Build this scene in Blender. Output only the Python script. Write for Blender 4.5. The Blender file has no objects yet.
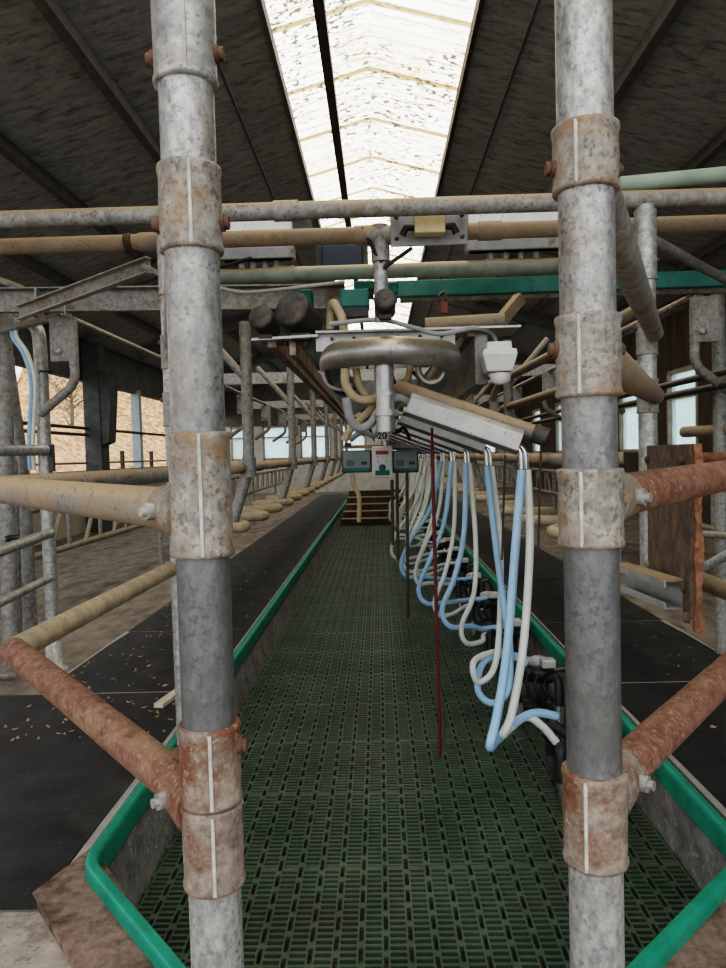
import bpy, math, random
from mathutils import Vector, Matrix
random.seed(7)
SC = bpy.context.scene
COL = SC.collection
PI = math.pi
V = Vector
F = 727.0
HC = 1.55                       # lens height above the pit grating
# ------------------------------------------------------------------ camera
vy = V(((379-363)/F, (454-484)/F, 1)).normalized()
rl = math.radians(1.5)
up = V((-math.sin(rl), -math.cos(rl), 0)); up = (up - vy*up.dot(vy)).normalized()
vx = V(vy.cross(up)) * -1
if vx.x < 0: vx = -vx
# rows: world axes expressed in camera (x right, y down, z forward)
def P(px, py, Y):               # a point on the plane Y metres ahead
    d = V(((px-363)/F, (py-484)/F, 1))
    w = V((d.dot(vx), d.dot(vy), d.dot(up)))
    w *= Y / w.y
    return V((w.x, w.y, w.z + HC))
cam_d = bpy.data.cameras.new('camera'); cam = bpy.data.objects.new('camera', cam_d); COL.objects.link(cam)
cam_d.sensor_fit = 'VERTICAL'; cam_d.sensor_height = 24.0; cam_d.lens = 24.0*F/968.0
cam_d.clip_start = 0.05; cam_d.clip_end = 500
ax = V((vx.x, vy.x, up.x)); ay = V((vx.y, vy.y, up.y)); az = V((vx.z, vy.z, up.z))
M = Matrix((( ax.x, -ay.x, -az.x, 0), (ax.y, -ay.y, -az.y, 0), (ax.z, -ay.z, -az.z, HC), (0, 0, 0, 1)))
cam.matrix_world = M
SC.camera = cam

# ------------------------------------------------------------------ materials
MATS = {}
def nodes(name):
    m = bpy.data.materials.new(name); m.use_nodes = True
    nt = m.node_tree; b = nt.nodes['Principled BSDF']
    MATS[name] = m
    return m, nt, b
def L(nt, a, b): nt.links.new(a, b)
def noise(nt, scale, detail=4, rough=.6, stretch=None, coord='Object'):
    tc = nt.nodes.new('ShaderNodeTexCoord')
    n = nt.nodes.new('ShaderNodeTexNoise'); n.inputs['Scale'].default_value = scale
    n.inputs['Detail'].default_value = detail; n.inputs['Roughness'].default_value = rough
    if stretch:
        mp = nt.nodes.new('ShaderNodeMapping'); mp.inputs['Scale'].default_value = stretch
        L(nt, tc.outputs[coord], mp.inputs[0]); L(nt, mp.outputs[0], n.inputs['Vector'])
    else: L(nt, tc.outputs[coord], n.inputs['Vector'])
    return n
def ramp(nt, src, stops):
    r = nt.nodes.new('ShaderNodeValToRGB'); e = r.color_ramp.elements
    while len(e) < len(stops): e.new(.5)
    for i, (p, c) in enumerate(stops):
        e[i].position = p; e[i].color = (c, c, c, 1) if isinstance(c, (int, float)) else (*c, 1)
    L(nt, src, r.inputs[0]); return r
def mix(nt, fac, a, b):
    x = nt.nodes.new('ShaderNodeMix'); x.data_type = 'RGBA'
    for s, i in ((fac, 0), (a, 6), (b, 7)):
        if isinstance(s, tuple): x.inputs[i].default_value = (*s, 1)
        elif isinstance(s, (int, float)): x.inputs[i].default_value = s
        else: L(nt, s, x.inputs[i])
    return x.outputs[2]
def mat(name, a, b, scale=12, rough=.6, metal=0, bump=.15, stain=None, st=(.55, .7), stscale=5, dust=None, dustlo=.25, stretch=None, spec=.4, lo=.35, hi=.65, ndetail=5, speck=None, spsc=90, spth=.60, spa=.75):
    m, nt, bs = nodes(name)
    n = noise(nt, scale, ndetail, .65, stretch)
    c = ramp(nt, n.outputs[0], [(lo, a), (hi, b)]).outputs[0]
    if stain:
        n2 = noise(nt, stscale, 6, .7, stretch)
        c = mix(nt, ramp(nt, n2.outputs[0], [(st[0], 0.), (st[1], 1.)]).outputs[0], c, stain)
    if dust:
        g = nt.nodes.new('ShaderNodeNewGeometry'); s = nt.nodes.new('ShaderNodeSeparateXYZ'); L(nt, g.outputs['Normal'], s.inputs[0])
        n3 = noise(nt, 9, 4)
        ad = nt.nodes.new('ShaderNodeMath'); ad.operation = 'MULTIPLY_ADD'; L(nt, n3.outputs[0], ad.inputs[0]); ad.inputs[1].default_value = .8; L(nt, s.outputs[2], ad.inputs[2])
        f = ramp(nt, ad.outputs[0], [(min(.98, dustlo+.35), 0.), (1., .92)]).outputs[0]
        c = mix(nt, f, c, dust)
    if speck:
        n4 = noise(nt, spsc, 3, .6); n5 = noise(nt, spsc*.12, 3, .6)
        mm = nt.nodes.new('ShaderNodeMath'); mm.operation = 'MULTIPLY'
        L(nt, ramp(nt, n4.outputs[0], [(spth-.04, 0.), (spth+.04, spa)]).outputs[0], mm.inputs[0]); L(nt, ramp(nt, n5.outputs[0], [(.40, .25), (.62, 1.)]).outputs[0], mm.inputs[1])
        c = mix(nt, mm.outputs[0], c, speck)
    L(nt, c, bs.inputs['Base Color'])
    bs.inputs['Roughness'].default_value = rough; bs.inputs['Metallic'].default_value = metal
    bs.inputs['Specular IOR Level'].default_value = spec
    if bump:
        bp = nt.nodes.new('ShaderNodeBump'); bp.inputs['Strength'].default_value = bump; bp.inputs['Distance'].default_value = .01
        L(nt, n.outputs[0], bp.inputs['Height']); L(nt, bp.outputs[0], bs.inputs['Normal'])
    return m
mat('bolt_rust', (.09, .05, .035), (.17, .10, .07), 40, .8, .1, .3)
mat('joint_dust', (.30, .29, .27), (.42, .40, .37), 9, .9, 0, .1)
mat('concrete_near', (.27, .235, .20), (.46, .41, .36), 14, .95, 0, .8, (.17, .135, .11), (.5, .66), 5, ndetail=9, speck=(.12, .1, .08), spsc=60)
mat('gap_navy', (.012, .018, .035), (.025, .035, .06), 6, .5, 0, .05)
TAN = (.42, .33, .21)
mat('galv', (.24, .25, .25), (.50, .50, .48), 38, .45, .4, .15, (.26, .18, .11), (.54, .70), 8, ndetail=8, speck=(.13, .12, .11), spsc=110, spth=.60)
mat('galv_worn', (.26, .27, .28), (.56, .56, .54), 70, .42, .4, .25, (.32, .24, .16), (.52, .70), 4.5, stretch=(1, 1, .55), ndetail=9, speck=(.12, .12, .12), spsc=120, spth=.57)
mat('galv_rust', (.24, .19, .16), (.42, .36, .31), 30, .65, .25, .3, (.24, .11, .06), (.46, .62), 9, ndetail=8)
mat('galv_dusty', (.19, .19, .185), (.36, .355, .34), 26, .6, .25, .2, (.21, .14, .085), (.54, .68), 7, dust=(.36, .28, .185), dustlo=.15, ndetail=8, speck=(.09, .08, .07), spsc=70)
mat('clamp_iron', (.20, .195, .185), (.42, .40, .36), 42, .6, .3, .5, (.29, .19, .115), (.46, .64), 9, ndetail=9, speck=(.11, .085, .06), spsc=120, spth=.56)
mat('clamp_rust', (.16, .12, .10), (.36, .31, .26), 45, .7, .2, .5, (.17, .075, .042), (.45, .58), 9, ndetail=9, speck=(.42, .36, .29), spsc=110, spth=.60)
mat('weld', (.34, .33, .31), (.56, .54, .50), 40, .7, 0, .1)
mat('rust', (.125, .058, .042), (.25, .13, .09), 46, .8, .05, .3, (.30, .19, .125), (.52, .70), 6, ndetail=9, speck=(.44, .32, .21), spsc=130, spth=.59, spa=.6)
mat('rust_dark', (.075, .052, .04), (.20, .145, .11), 16, .8, .1, .4, (.27, .15, .085), (.54, .66), 7, ndetail=9, speck=(.04, .03, .025), spsc=60)
mat('rust_orange', (.15, .065, .035), (.30, .16, .09), 40, .85, 0, .6, (.13, .07, .045), (.5, .62), 18, ndetail=9)
mat('dusty_pipe', (.24, .185, .13), (.38, .29, .20), 20, .7, .05, .2, (.22, .205, .19), (.48, .62), 5, dust=(.37, .27, .175), dustlo=.3, ndetail=8, speck=(.14, .10, .07), spsc=80, spth=.60)
mat('dusty_pipe_bright', (.34, .27, .185), (.50, .41, .285), 18, .7, .05, .15, (.27, .235, .195), (.55, .70), 6, ndetail=8, speck=(.17, .12, .08), spsc=80, spth=.62)
mat('stainless', (.34, .34, .34), (.48, .48, .47), 9, .40, .8, .06, (.32, .28, .22), (.56, .75), 9, dust=(.42, .36, .26), dustlo=.12, speck=(.16, .13, .10), spsc=60, spth=.62)
mat('steel_shell', (.6, .6, .6), (.75, .75, .74), 6, .22, .95, .02)
mat('aluminium', (.34, .34, .34), (.46, .46, .455), 9, .45, .5, .05, (.30, .26, .21), (.58, .75), 6, speck=(.2, .18, .15), spsc=70, spth=.62)
mat('alu_dirty', (.34, .34, .34), (.50, .50, .49), 9, .5, .45, .05, (.28, .22, .16), (.55, .75), 6)
mat('dark_steel', (.035, .035, .035), (.09, .085, .08), 12, .6, .2, .15, dust=(.20, .16, .11), dustlo=.35)
mat('dark_column', (.055, .06, .065), (.10, .105, .11), 6, .7, 0, .05)
mat('pvc_green', (.15, .19, .16), (.24, .28, .24), 10, .5, 0, .08, dust=(.38, .30, .19), dustlo=.2)
mat('pvc_mint', (.25, .34, .28), (.36, .44, .38), 8, .5, 0, .05)
mat('teal', (.005, .105, .09), (.015, .16, .135), 9, .45, 0, .06, (.09, .12, .10), (.58, .72), 9, speck=(.05, .06, .05), spsc=60)
mat('rail_green', (.005, .20, .135), (.02, .30, .205), 9, .45, 0, .1, (.10, .19, .145), (.60, .76), 9, ndetail=8, speck=(.06, .10, .08), spsc=90, spth=.61)
mat('grate', (.040, .068, .044), (.080, .115, .080), 2.2, .5, 0, .1, (.065, .068, .05), (.52, .70), 1.3, ndetail=8)
mat('black_mat', (.014, .014, .0155), (.036, .036, .037), 5, .6, 0, .3, (.075, .068, .06), (.58, .80), 1.4, ndetail=9, speck=(.13, .12, .105), spsc=50, spth=.66, spa=.6)
mat('concrete', (.135, .112, .092), (.27, .23, .19), 5, .9, 0, .4, (.085, .065, .05), (.52, .68), 1.8, ndetail=9, stretch=(1.6, .6, 1))
mat('concrete_rough', (.14, .095, .075), (.30, .22, .18), 22, .95, 0, .9, (.07, .045, .035), (.5, .65), 6, ndetail=8)
mat('concrete_wall', (.10, .10, .098), (.25, .24, .225), 9, .85, 0, .5, (.17, .10, .06), (.56, .70), 5, ndetail=9, speck=(.38, .36, .32), spsc=40, spth=.60)
mat('ceiling', (.30, .32, .35), (.42, .445, .48), 3, .9, 0, .2, (.18, .18, .18), (.50, .66), 5, stretch=(.5, 3, 3), ndetail=6, speck=(.09, .09, .09), spsc=16, spth=.60, spa=.35)
mat('beam_dark', (.11, .11, .112), (.17, .17, .17), 6, .9, 0, .1)
mat('wood_dark', (.045, .032, .024), (.10, .075, .055), 8, .85, 0, .3, stretch=(1, 1, .15))
mat('wood_frame', (.30, .27, .23), (.42, .38, .32), 9, .8, 0, .1)
mat('wood_pale', (.50, .42, .32), (.66, .58, .46), 15, .8, 0, .15)
mat('far_wall', (.45, .45, .42), (.62, .61, .57), 4, .8, 0, .1, (.30, .24, .18), (.6, .8), 2)
mat('low_wall', (.36, .34, .29), (.46, .43, .37), 6, .8, 0, .1, stretch=(1, 6, .3))
mat('white_plastic', (.62, .63, .61), (.72, .73, .71), 6, .45, 0, .03, (.42, .38, .30), (.62, .8), 9)
mat('white_dirty', (.66, .67, .67), (.82, .82, .82), 10, .6, 0, .05, (.14, .12, .10), (.60, .66), 26)
mat('cream', (.55, .46, .27), (.66, .57, .36), 10, .5, 0, .05)
mat('grey_plate', (.20, .21, .22), (.31, .32, .33), 9, .6, .2, .1, (.16, .12, .09), (.55, .7), 9)
mat('black_rubber_and_void', (.010, .010, .011), (.03, .03, .03), 8, .45, 0, .05)
mat('dark_motor', (.045, .043, .040), (.10, .095, .088), 16, .7, .1, .2, (.16, .12, .09), (.55, .7), 10)
mat('hose_blue', (.27, .47, .72), (.40, .60, .82), 4, .35, 0, .02)
mat('hose_white', (.62, .66, .63), (.76, .79, .75), 4, .38, 0, .02)
mat('hose_grey', (.24, .25, .26), (.36, .37, .38), 8, .5, 0, .05)
mat('hose_tan', (.40, .31, .20), (.54, .44, .30), 8, .6, 0, .08)
mat('rope_red', (.07, .014, .018), (.13, .028, .03), 60, .8, 0, .3)
mat('rope_dark', (.06, .045, .035), (.11, .085, .06), 60, .8, 0, .2)
mat('red_tag', (.16, .05, .035), (.26, .09, .06), 20, .6)
mat('screen', (.10, .14, .145), (.16, .20, .20), 2, .15, 0, 0)
mat('screen_mark', (.01, .02, .02), (.015, .03, .03), 2, .3, 0, 0)
mat('red_led', (.30, .02, .015), (.36, .03, .02), 2, .3, 0, 0)
mat('key_blue', (.45, .50, .66), (.55, .60, .74), 2, .5, 0, 0)
mat('ink', (.012, .012, .012), (.02, .02, .02), 2, .6, 0, 0)
mat('leaf_dry', (.22, .13, .07), (.42, .33, .24), 40, .9, 0, .1)
mat('earth', (.14, .11, .07), (.22, .19, .12), 3, .95, 0, .3)
mat('bank_leaf', (.24, .12, .05), (.62, .39, .235), 3.0, .95, 0, .8, (.20, .15, .085), (.54, .66), 2.3, ndetail=12, lo=.40, hi=.60)
mat('bark', (.10, .08, .06), (.18, .15, .12), 8, .9, 0, .2)
mat('blue_column', (.36, .46, .52), (.46, .55, .60), 4, .6, 0, .02)
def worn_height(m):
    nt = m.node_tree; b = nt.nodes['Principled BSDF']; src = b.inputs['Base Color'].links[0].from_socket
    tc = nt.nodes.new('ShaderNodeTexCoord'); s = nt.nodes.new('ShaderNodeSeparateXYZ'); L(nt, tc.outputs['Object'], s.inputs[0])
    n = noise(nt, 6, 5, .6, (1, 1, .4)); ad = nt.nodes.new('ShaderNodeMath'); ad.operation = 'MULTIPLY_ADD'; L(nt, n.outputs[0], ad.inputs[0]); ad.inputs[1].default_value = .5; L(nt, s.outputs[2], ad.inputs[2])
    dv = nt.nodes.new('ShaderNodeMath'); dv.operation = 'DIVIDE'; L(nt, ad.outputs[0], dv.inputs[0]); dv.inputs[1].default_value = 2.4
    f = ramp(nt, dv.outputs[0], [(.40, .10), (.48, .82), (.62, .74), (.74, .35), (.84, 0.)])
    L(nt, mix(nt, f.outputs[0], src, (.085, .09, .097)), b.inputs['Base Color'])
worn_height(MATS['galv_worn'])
def special():
    # skylight: dirty translucent corrugated sheets glowing with daylight
    m, nt, b = nodes('skylight')
    n = noise(nt, 13, 4, .6, (1, 1.9, 1)); sp = ramp(nt, n.outputs[0], [(.535, 1.), (.565, .05)])
    n2 = noise(nt, .9, 3); zone = ramp(nt, n2.outputs[0], [(.36, 0.), (.5, 1.)])
    speck = mix(nt, zone.outputs[0], (1, 1, 1), sp.outputs[0])
    n3 = noise(nt, 2.0, 4, .6, (.5, 2, 1)); tint = ramp(nt, n3.outputs[0], [(.35, (1, .99, .95)), (.70, (.70, .58, .36))])
    tc = nt.nodes.new('ShaderNodeTexCoord'); s = nt.nodes.new('ShaderNodeSeparateXYZ'); L(nt, tc.outputs['Object'], s.inputs[0])
    def frac(period, off):
        a = nt.nodes.new('ShaderNodeMath'); a.operation = 'MULTIPLY_ADD'; a.inputs[1].default_value = 1/period; a.inputs[2].default_value = off; L(nt, s.outputs[1], a.inputs[0])
        f = nt.nodes.new('ShaderNodeMath'); f.operation = 'FRACT'; L(nt, a.outputs[0], f.inputs[0]); return f.outputs[0]
    lap = ramp(nt, frac(1.1, 100.3), [(0., (.22, .14, .06)), (.045, (.30, .20, .10)), (.06, (1, 1, 1))])
    rib = ramp(nt, frac(.183, 100.), [(0., (.22, .21, .19)), (.12, (.5, .49, .46)), (.3, (.92, .92, .9)), (1., (1, 1, 1))])
    c = mix(nt, 1., (0, 0, 0), tint.outputs[0])
    def mul(a, b2):
        x = nt.nodes.new('ShaderNodeMix'); x.data_type = 'RGBA'; x.blend_type = 'MULTIPLY'; x.inputs[0].default_value = 1
        L(nt, a, x.inputs[6]); L(nt, b2, x.inputs[7]); return x.outputs[2]
    c = mul(mul(mul(c, lap.outputs[0]), rib.outputs[0]), speck)
    b.inputs['Base Color'].default_value = (.6, .6, .57, 1); b.inputs['Roughness'].default_value = .8
    L(nt, c, b.inputs['Emission Color']); b.inputs['Emission Strength'].default_value = 3.0
    # frosted window pane
    m, nt, b = nodes('pane')
    out = nt.nodes['Material Output']
    n = noise(nt, 5, 5); c = ramp(nt, n.outputs[0], [(.3, (.66, .80, .82)), (.7, (.88, .95, .96))])
    t = nt.nodes.new('ShaderNodeBsdfTranslucent'); L(nt, c.outputs[0], t.inputs[0])
    tr = nt.nodes.new('ShaderNodeBsdfTransparent'); L(nt, c.outputs[0], tr.inputs[0])
    gl = nt.nodes.new('ShaderNodeBsdfGlossy'); gl.inputs['Roughness'].default_value = .1
    mx = nt.nodes.new('ShaderNodeMixShader'); mx.inputs[0].default_value = .5; L(nt, t.outputs[0], mx.inputs[1]); L(nt, tr.outputs[0], mx.inputs[2])
    m2 = nt.nodes.new('ShaderNodeMixShader'); m2.inputs[0].default_value = .05; L(nt, mx.outputs[0], m2.inputs[1]); L(nt, gl.outputs[0], m2.inputs[2])
    L(nt, m2.outputs[0], out.inputs[0])
special()

# ------------------------------------------------------------------ mesh builder
class MB:
    def __init__(s): s.v = []; s.f = []; s.sm = []
    def add(s, vs, fs, smooth=False):
        o = len(s.v); s.v += [V(p) for p in vs]
        for f in fs: s.f.append([i+o for i in f]); s.sm.append(smooth)
        return s
    def box(s, c, d, rot=None):
        x, y, z = d[0]/2, d[1]/2, d[2]/2
        vs = [V((a*x, b*y, e*z)) for a in (-1, 1) for b in (-1, 1) for e in (-1, 1)]
        if rot is not None: vs = [rot @ p for p in vs]
        c = V(c)
        return s.add([p+c for p in vs], [(0,1,3,2), (4,6,7,5), (0,4,5,1), (2,3,7,6), (0,2,6,4), (1,5,7,3)])
    def span(s, a, b):           # axis-aligned box by two corners
        a, b = V(a), V(b); return s.box((a+b)/2, [abs(q) for q in (b-a)])
    def bar(s, a, b, w, h, up=(0, 0, 1)):      # rectangular bar from a to b, w across, h along up
        a, b = V(a), V(b); d = (b-a); l = d.length; d.normalize()
        u = V(up); x = d.cross(u)
        if x.length < 1e-4: x = d.cross(V((0, 1, 0)))
        x.normalize(); u = x.cross(d)
        R = Matrix((x, d, u)).transposed()
        return s.box((a+b)/2, (w, l, h), R)
    def tube(s, pts, r, n=14, caps=True, closed=False):
        pts = [V(p) for p in pts]; k = len(pts)
        rs = r if isinstance(r, (list, tuple)) else [r]*k
        T = []
        for i in range(k):
            a = pts[max(i-1, 0)] if not closed else pts[i-1]
            b = pts[min(i+1, k-1)] if not closed else pts[(i+1) % k]
            t = (b-a); T.append(t.normalized() if t.length > 1e-9 else V((0, 0, 1)))
        u = T[0].orthogonal().normalized(); vs = []
        for i in range(k):
            u = (u - T[i]*u.dot(T[i])).normalized(); w = T[i].cross(u)
            for j in range(n):
                a = 2*PI*j/n; vs.append(pts[i] + (u*math.cos(a) + w*math.sin(a))*rs[i])
        fs = []
        for i in range(k if closed else k-1):
            for j in range(n):
                i2 = (i+1) % k
                fs.append((i*n+j, i*n+(j+1) % n, i2*n+(j+1) % n, i2*n+j))
        s.add(vs, fs, True)
        if caps and not closed:
            s.add(vs[:n], [list(range(n))[::-1]]); s.add(vs[-n:], [list(range(n))])
        return s
    def cyl(s, a, b, r, n=18, r2=None):
        return s.tube([a, b], [r, r if r2 is None else r2], n)
    def lathe(s, base, prof, n=28, axis=(0, 0, 1)):   # prof: (radius, height) list
        ax_ = V(axis).normalized(); u = ax_.orthogonal().normalized(); w = ax_.cross(u); base = V(base)
        vs = []
        for r, h in prof:
            for j in range(n):
                a = 2*PI*j/n; vs.append(base + ax_*h + (u*math.cos(a)+w*math.sin(a))*r)
        k = len(prof); fs = [(i*n+j, i*n+(j+1) % n, (i+1)*n+(j+1) % n, (i+1)*n+j) for i in range(k-1) for j in range(n)]
        s.add(vs, fs, True)
        s.add(vs[:n], [list(range(n))[::-1]]); s.add(vs[-n:], [list(range(n))])
        return s
    def prism(s, poly, z0, z1):
        n = len(poly)
        vs = [(x, y, z0) for x, y in poly] + [(x, y, z1) for x, y in poly]
        fs = [list(range(n))[::-1], list(range(n, 2*n))] + [(i, (i+1) % n, n+(i+1) % n, n+i) for i in range(n)]
        return s.add(vs, fs)
    def sweep(s, pts, prof, up=(0, 0, 1), smooth=True):    # open profile list (side, up) swept along pts with mitres, flat shading
        pts = [V(p) for p in pts]; k = len(pts); n = len(prof); vs = []
        upv = V(up)
        for i in range(k):
            d1 = (pts[i]-pts[i-1]).normalized() if i else (pts[1]-pts[0]).normalized()
            d2 = (pts[i+1]-pts[i]).normalized() if i < k-1 else d1
            s1 = d1.cross(upv).normalized(); s2 = d2.cross(upv).normalized(); m = (s1+s2).normalized(); m = m/max(.3, m.dot(s1))
            for a, b in prof: vs.append(pts[i] + m*a + upv*b)
        fs = [(i*n+j, i*n+(j+1) % n, (i+1)*n+(j+1) % n, (i+1)*n+j) for i in range(k-1) for j in range(n)]
        s.add(vs, fs, smooth)
        s.add(vs[:n], [list(range(n))[::-1]]); s.add(vs[-n:], [list(range(n))])
        return s
    def build(s, name, material, parent=None, label=None, cat=None, group=None, kind=None, bevel=0):
        me = bpy.data.meshes.new(name)
        if parent is not None: off = parent['_w'] if '_w' in parent else [0, 0, 0]; off = V(off)
        else:
            xs = [p.x for p in s.v]; ys = [p.y for p in s.v]; zs = [p.z for p in s.v]
            off = V(((min(xs)+max(xs))/2, (min(ys)+max(ys))/2, min(zs)))
        me.from_pydata([p-off for p in s.v], [], s.f); me.update()
        import bmesh
        bm = bmesh.new(); bm.from_mesh(me); bmesh.ops.recalc_face_normals(bm, faces=bm.faces); bm.to_mesh(me); bm.free()
        me.polygons.foreach_set('use_smooth', s.sm)
        me.materials.append(MATS[material])
        o = bpy.data.objects.new(name, me); COL.objects.link(o)
        if parent is not None: o.parent = parent; o['_w'] = list(off)
        else: o.location = off; o['_w'] = list(off)
        if label: o['label'] = label
        if cat: o['category'] = cat
        if group: o['group'] = group
        if kind: o['kind'] = kind
        if bevel:
            md = o.modifiers.new('bevel', 'BEVEL'); md.width = bevel; md.segments = 2; md.limit_method = 'ANGLE'
        return o
def thing(name, label, cat, loc, group=None):
    o = bpy.data.objects.new(name, None); COL.objects.link(o); o.location = loc; o.empty_display_size = .1
    o['_w'] = list(V(loc)); o['label'] = label; o['category'] = cat
    if group: o['group'] = group
    return o
def dup(root, delta, label, group=None):
    r = root.copy(); COL.objects.link(r); r.location = root.location + V(delta); r['label'] = label
    r['_w'] = list(r.location)
    if group: r['group'] = group
    for ch in list(root.children):
        c = ch.copy(); COL.objects.link(c); c.parent = r
        for g in list(ch.children):
            d = g.copy(); COL.objects.link(d); d.parent = c
    return r
def fillet(pts, r, n=6):
    pts = [V(p) for p in pts]; out = [pts[0]]
    for i in range(1, len(pts)-1):
        a, b, c = pts[i-1], pts[i], pts[i+1]
        d1 = (a-b); d2 = (c-b); q = min(r, d1.length*.49, d2.length*.49)
        p0 = b+d1.normalized()*q; p2 = b+d2.normalized()*q
        for k in range(n+1):
            t = k/n; out.append(p0*(1-t)**2 + b*2*t*(1-t) + p2*t*t)
    out.append(pts[-1]); return out
def spline(pts, n=8):
    pts = [V(p) for p in pts]; q = [pts[0]*2-pts[1]] + pts + [pts[-1]*2-pts[-2]]; out = []
    for i in range(1, len(q)-2):
        p0, p1, p2, p3 = q[i-1:i+3]
        for k in range(n):
            t = k/n
            out.append(.5*((2*p1)+(p2-p0)*t+(2*p0-5*p1+4*p2-p3)*t*t+(3*p1-p0-3*p2+p3)*t**3))
    out.append(pts[-1]); return out
def pipe(name, pts, r, m, label, cat='pipe', group=None, n=14):
    return MB().tube(pts, r, n).build(name, m, None, label, cat, group)
ORD = ['first', 'second', 'third', 'fourth', 'fifth', 'sixth', 'seventh', 'eighth', 'ninth', 'tenth', 'eleventh', 'twelfth', 'thirteenth', 'fourteenth', 'fifteenth', 'sixteenth', 'seventeenth', 'eighteenth', 'nineteenth', 'twentieth']
def zc(z): return z + HC

XL, XR = -.885, 1.085            # pit sides
ZP = .24                         # slab level
YE = 26.0                        # far wall
# ------------------------------------------------------------------ setting
def setting():
    # pit grating: bars with real slots
    mb = MB(); y0, y1 = 1.45, 15.9; cols = 25; pitch = (XR-XL)/cols
    def top(x0, x1, ya, yb, h=.02):
        mb.add([(x0, ya, 0), (x1, ya, 0), (x1, yb, 0), (x0, yb, 0), (x0, ya, -h), (x1, ya, -h), (x1, yb, -h), (x0, yb, -h)],
               [(0,1,2,3), (0,4,5,1), (1,5,6,2), (2,6,7,3), (3,7,4,0)])
    for c in range(cols):
        xa = XL + c*pitch
        top(xa+.007, xa+.014, y0, y1); top(xa+pitch-.014, xa+pitch-.007, y0, y1)
        k = 0; y = y0
        while y < y1-.02:
            w = .026 if k % 20 == 0 else .0125
            top(xa+.014, xa+pitch-.014, y, y+w); y += .030; k += 1
        y = y0 + (.03 if c % 2 else .075)
        while y < y1-.05:
            top(xa-.007, xa+.007, y, y+.030); y += .10
    mb.build('floor', 'grate', kind='structure')
    MB().span((XL-.05, 1.3, -.26), (XR+.05, 16, -.24)).build('floor', 'black_rubber_and_void', kind='structure')  # black sheet: its colour supplies the darkness seen through the grating slots
    # slabs
    for sx, xi, xo in ((-1, XL-.05, -5.6), (1, XR+.05, 5.2)):
        e = -.30 if sx < 0 else .36
        MB().prism([(xo, 2.05), (xo, YE), (xi, YE), (xi, 2.25), (xi+sx*-.15, 2.05)], .004, ZP).build('floor', 'concrete', kind='structure')
        MB().prism([(xo, -3), (xo, 2.05), (xi+sx*-.15, 2.05), (e, 1.46), (e, -3)], .004, ZP).build('floor', 'concrete_near', kind='structure')
    MB().span((-.30, -3, -.1), (.36, 1.40, .02)).build('floor', 'concrete', kind='structure')
    MB().span((-60, -30, -.1), (60, 90, -.05)).build('ground', 'earth', kind='structure')
    # pit side walls (just inside the slab edges) and kerb tops
    for sx, side in ((-1, 'left'), (1, 'right')):
        xe = XL if sx < 0 else XR; e = -.27 if sx < 0 else .33
        t_ = .05 if sx < 0 else 0
        MB().sweep([(xe+sx*.02, YE-2, 0), (xe+sx*.02, 2.24, 0), (e, 1.47, 0)], [(-.02, -.04), (.02, -.04), (.02+t_, .235), (-.02+t_, .235)] if sx < 0 else [(-.02, -.04), (.02, -.04), (.02, .235), (-.02, .235)], smooth=False).build('trim_1' if sx < 0 else 'trim_2', 'concrete_wall', kind='structure')
        q = MB()
        o1 = xe+sx*(.09 if sx < 0 else .06); o2 = e+sx*.04
        q.prism([(o1-sx*.03, 2.3), (o1+sx*.02, 2.34), (o1+sx*.095, 2.10), (o2+sx*.14, 1.36), (o2, 1.46)], ZP-.02, .268).build('trim_3' if sx < 0 else 'trim_4', 'concrete_rough', kind='structure')
    # stairs at the far end of the pit
    mb = MB(); md = MB()
    for k in range(5):
        ya = 15.92+k*.30; xl = XL + .015 + k*.034; xr = XR - .55
        mb.span((xl, ya, k*.14), (xr, ya+.06, k*.14+.14)); md.span((xl, ya+.004, k*.14), (xr, ya+.32, k*.14+.125))
    md.build('floor', 'wood_dark', kind='structure')
    mb2 = MB()
    for k in range(5):
        ya = 15.92+k*.30; xl = XL + .015 + k*.034
        mb2.span((xl, ya-.012, k*.14+.126), (XR-.55, ya+.32, k*.14+.142))
    mb2.build('trim_5', 'dusty_pipe', kind='structure')
    # roof
    zr = 3.8; cx = .0
    def zroof(x): return zc(zr - .27*abs(x-cx))
    for sx in (-1, 1):
        a, b = (.84 if sx < 0 else .90), 6.2
        vs = []
        for t in (0, .09):
            vs += [(sx*a, -1.5, zroof(a)+t), (sx*a, YE, zroof(a)+t), (sx*b, YE, zroof(b)+t), (sx*b, -1.5, zroof(b)+t)]
        MB().add(vs, [(0,1,2,3), (4,7,6,5), (0,4,5,1), (1,5,6,2), (2,6,7,3), (3,7,4,0)]).build('ceiling', 'ceiling', kind='structure')
        tr = MB().bar((sx*a, -1.4, zroof(a)+.02), (sx*a, YE-.1, zroof(a)+.02), .04, .12)
        tr.build('trim_6' if sx < 0 else 'trim_7', 'beam_dark' if sx < 0 else 'wood_dark', kind='structure')
        for x in (1.3, 2.2, 3.3, 4.4):
            MB().bar((sx*x, -1.4, zroof(x)-.05), (sx*x, YE-.1, zroof(x)-.05), .09 if x != 1.3 else .03, .12 if x != 1.3 else .02).build('roof_purlin', 'beam_dark', kind='structure')
        for y in (10.2, 15, 20):
            MB().bar((sx*.9, y+.55, zroof(.9)-.16), (sx*5.1, y+.55, zroof(5.1)-.16), .14, .2).build('roof_rafter', 'beam_dark', kind='structure')
        # wind-brace wire
    sk = MB(); n = int((YE+1.5)/.0305)
    for sx in (-1, 1):
        vs = []; fs = []
        for i in range(n+1):
            y = -1.5 + i*.0305; w = .012*math.sin(2*PI*i/6)
            vs += [(0, y, zc(zr)+w+.10), (sx*.93, y, zroof(.93)+w+.10)]
        for i in range(n): fs.append((2*i, 2*i+1, 2*i+3, 2*i+2))
        sk.add(vs, fs, True)
    sk.build('skylight', 'skylight', kind='structure')
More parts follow.
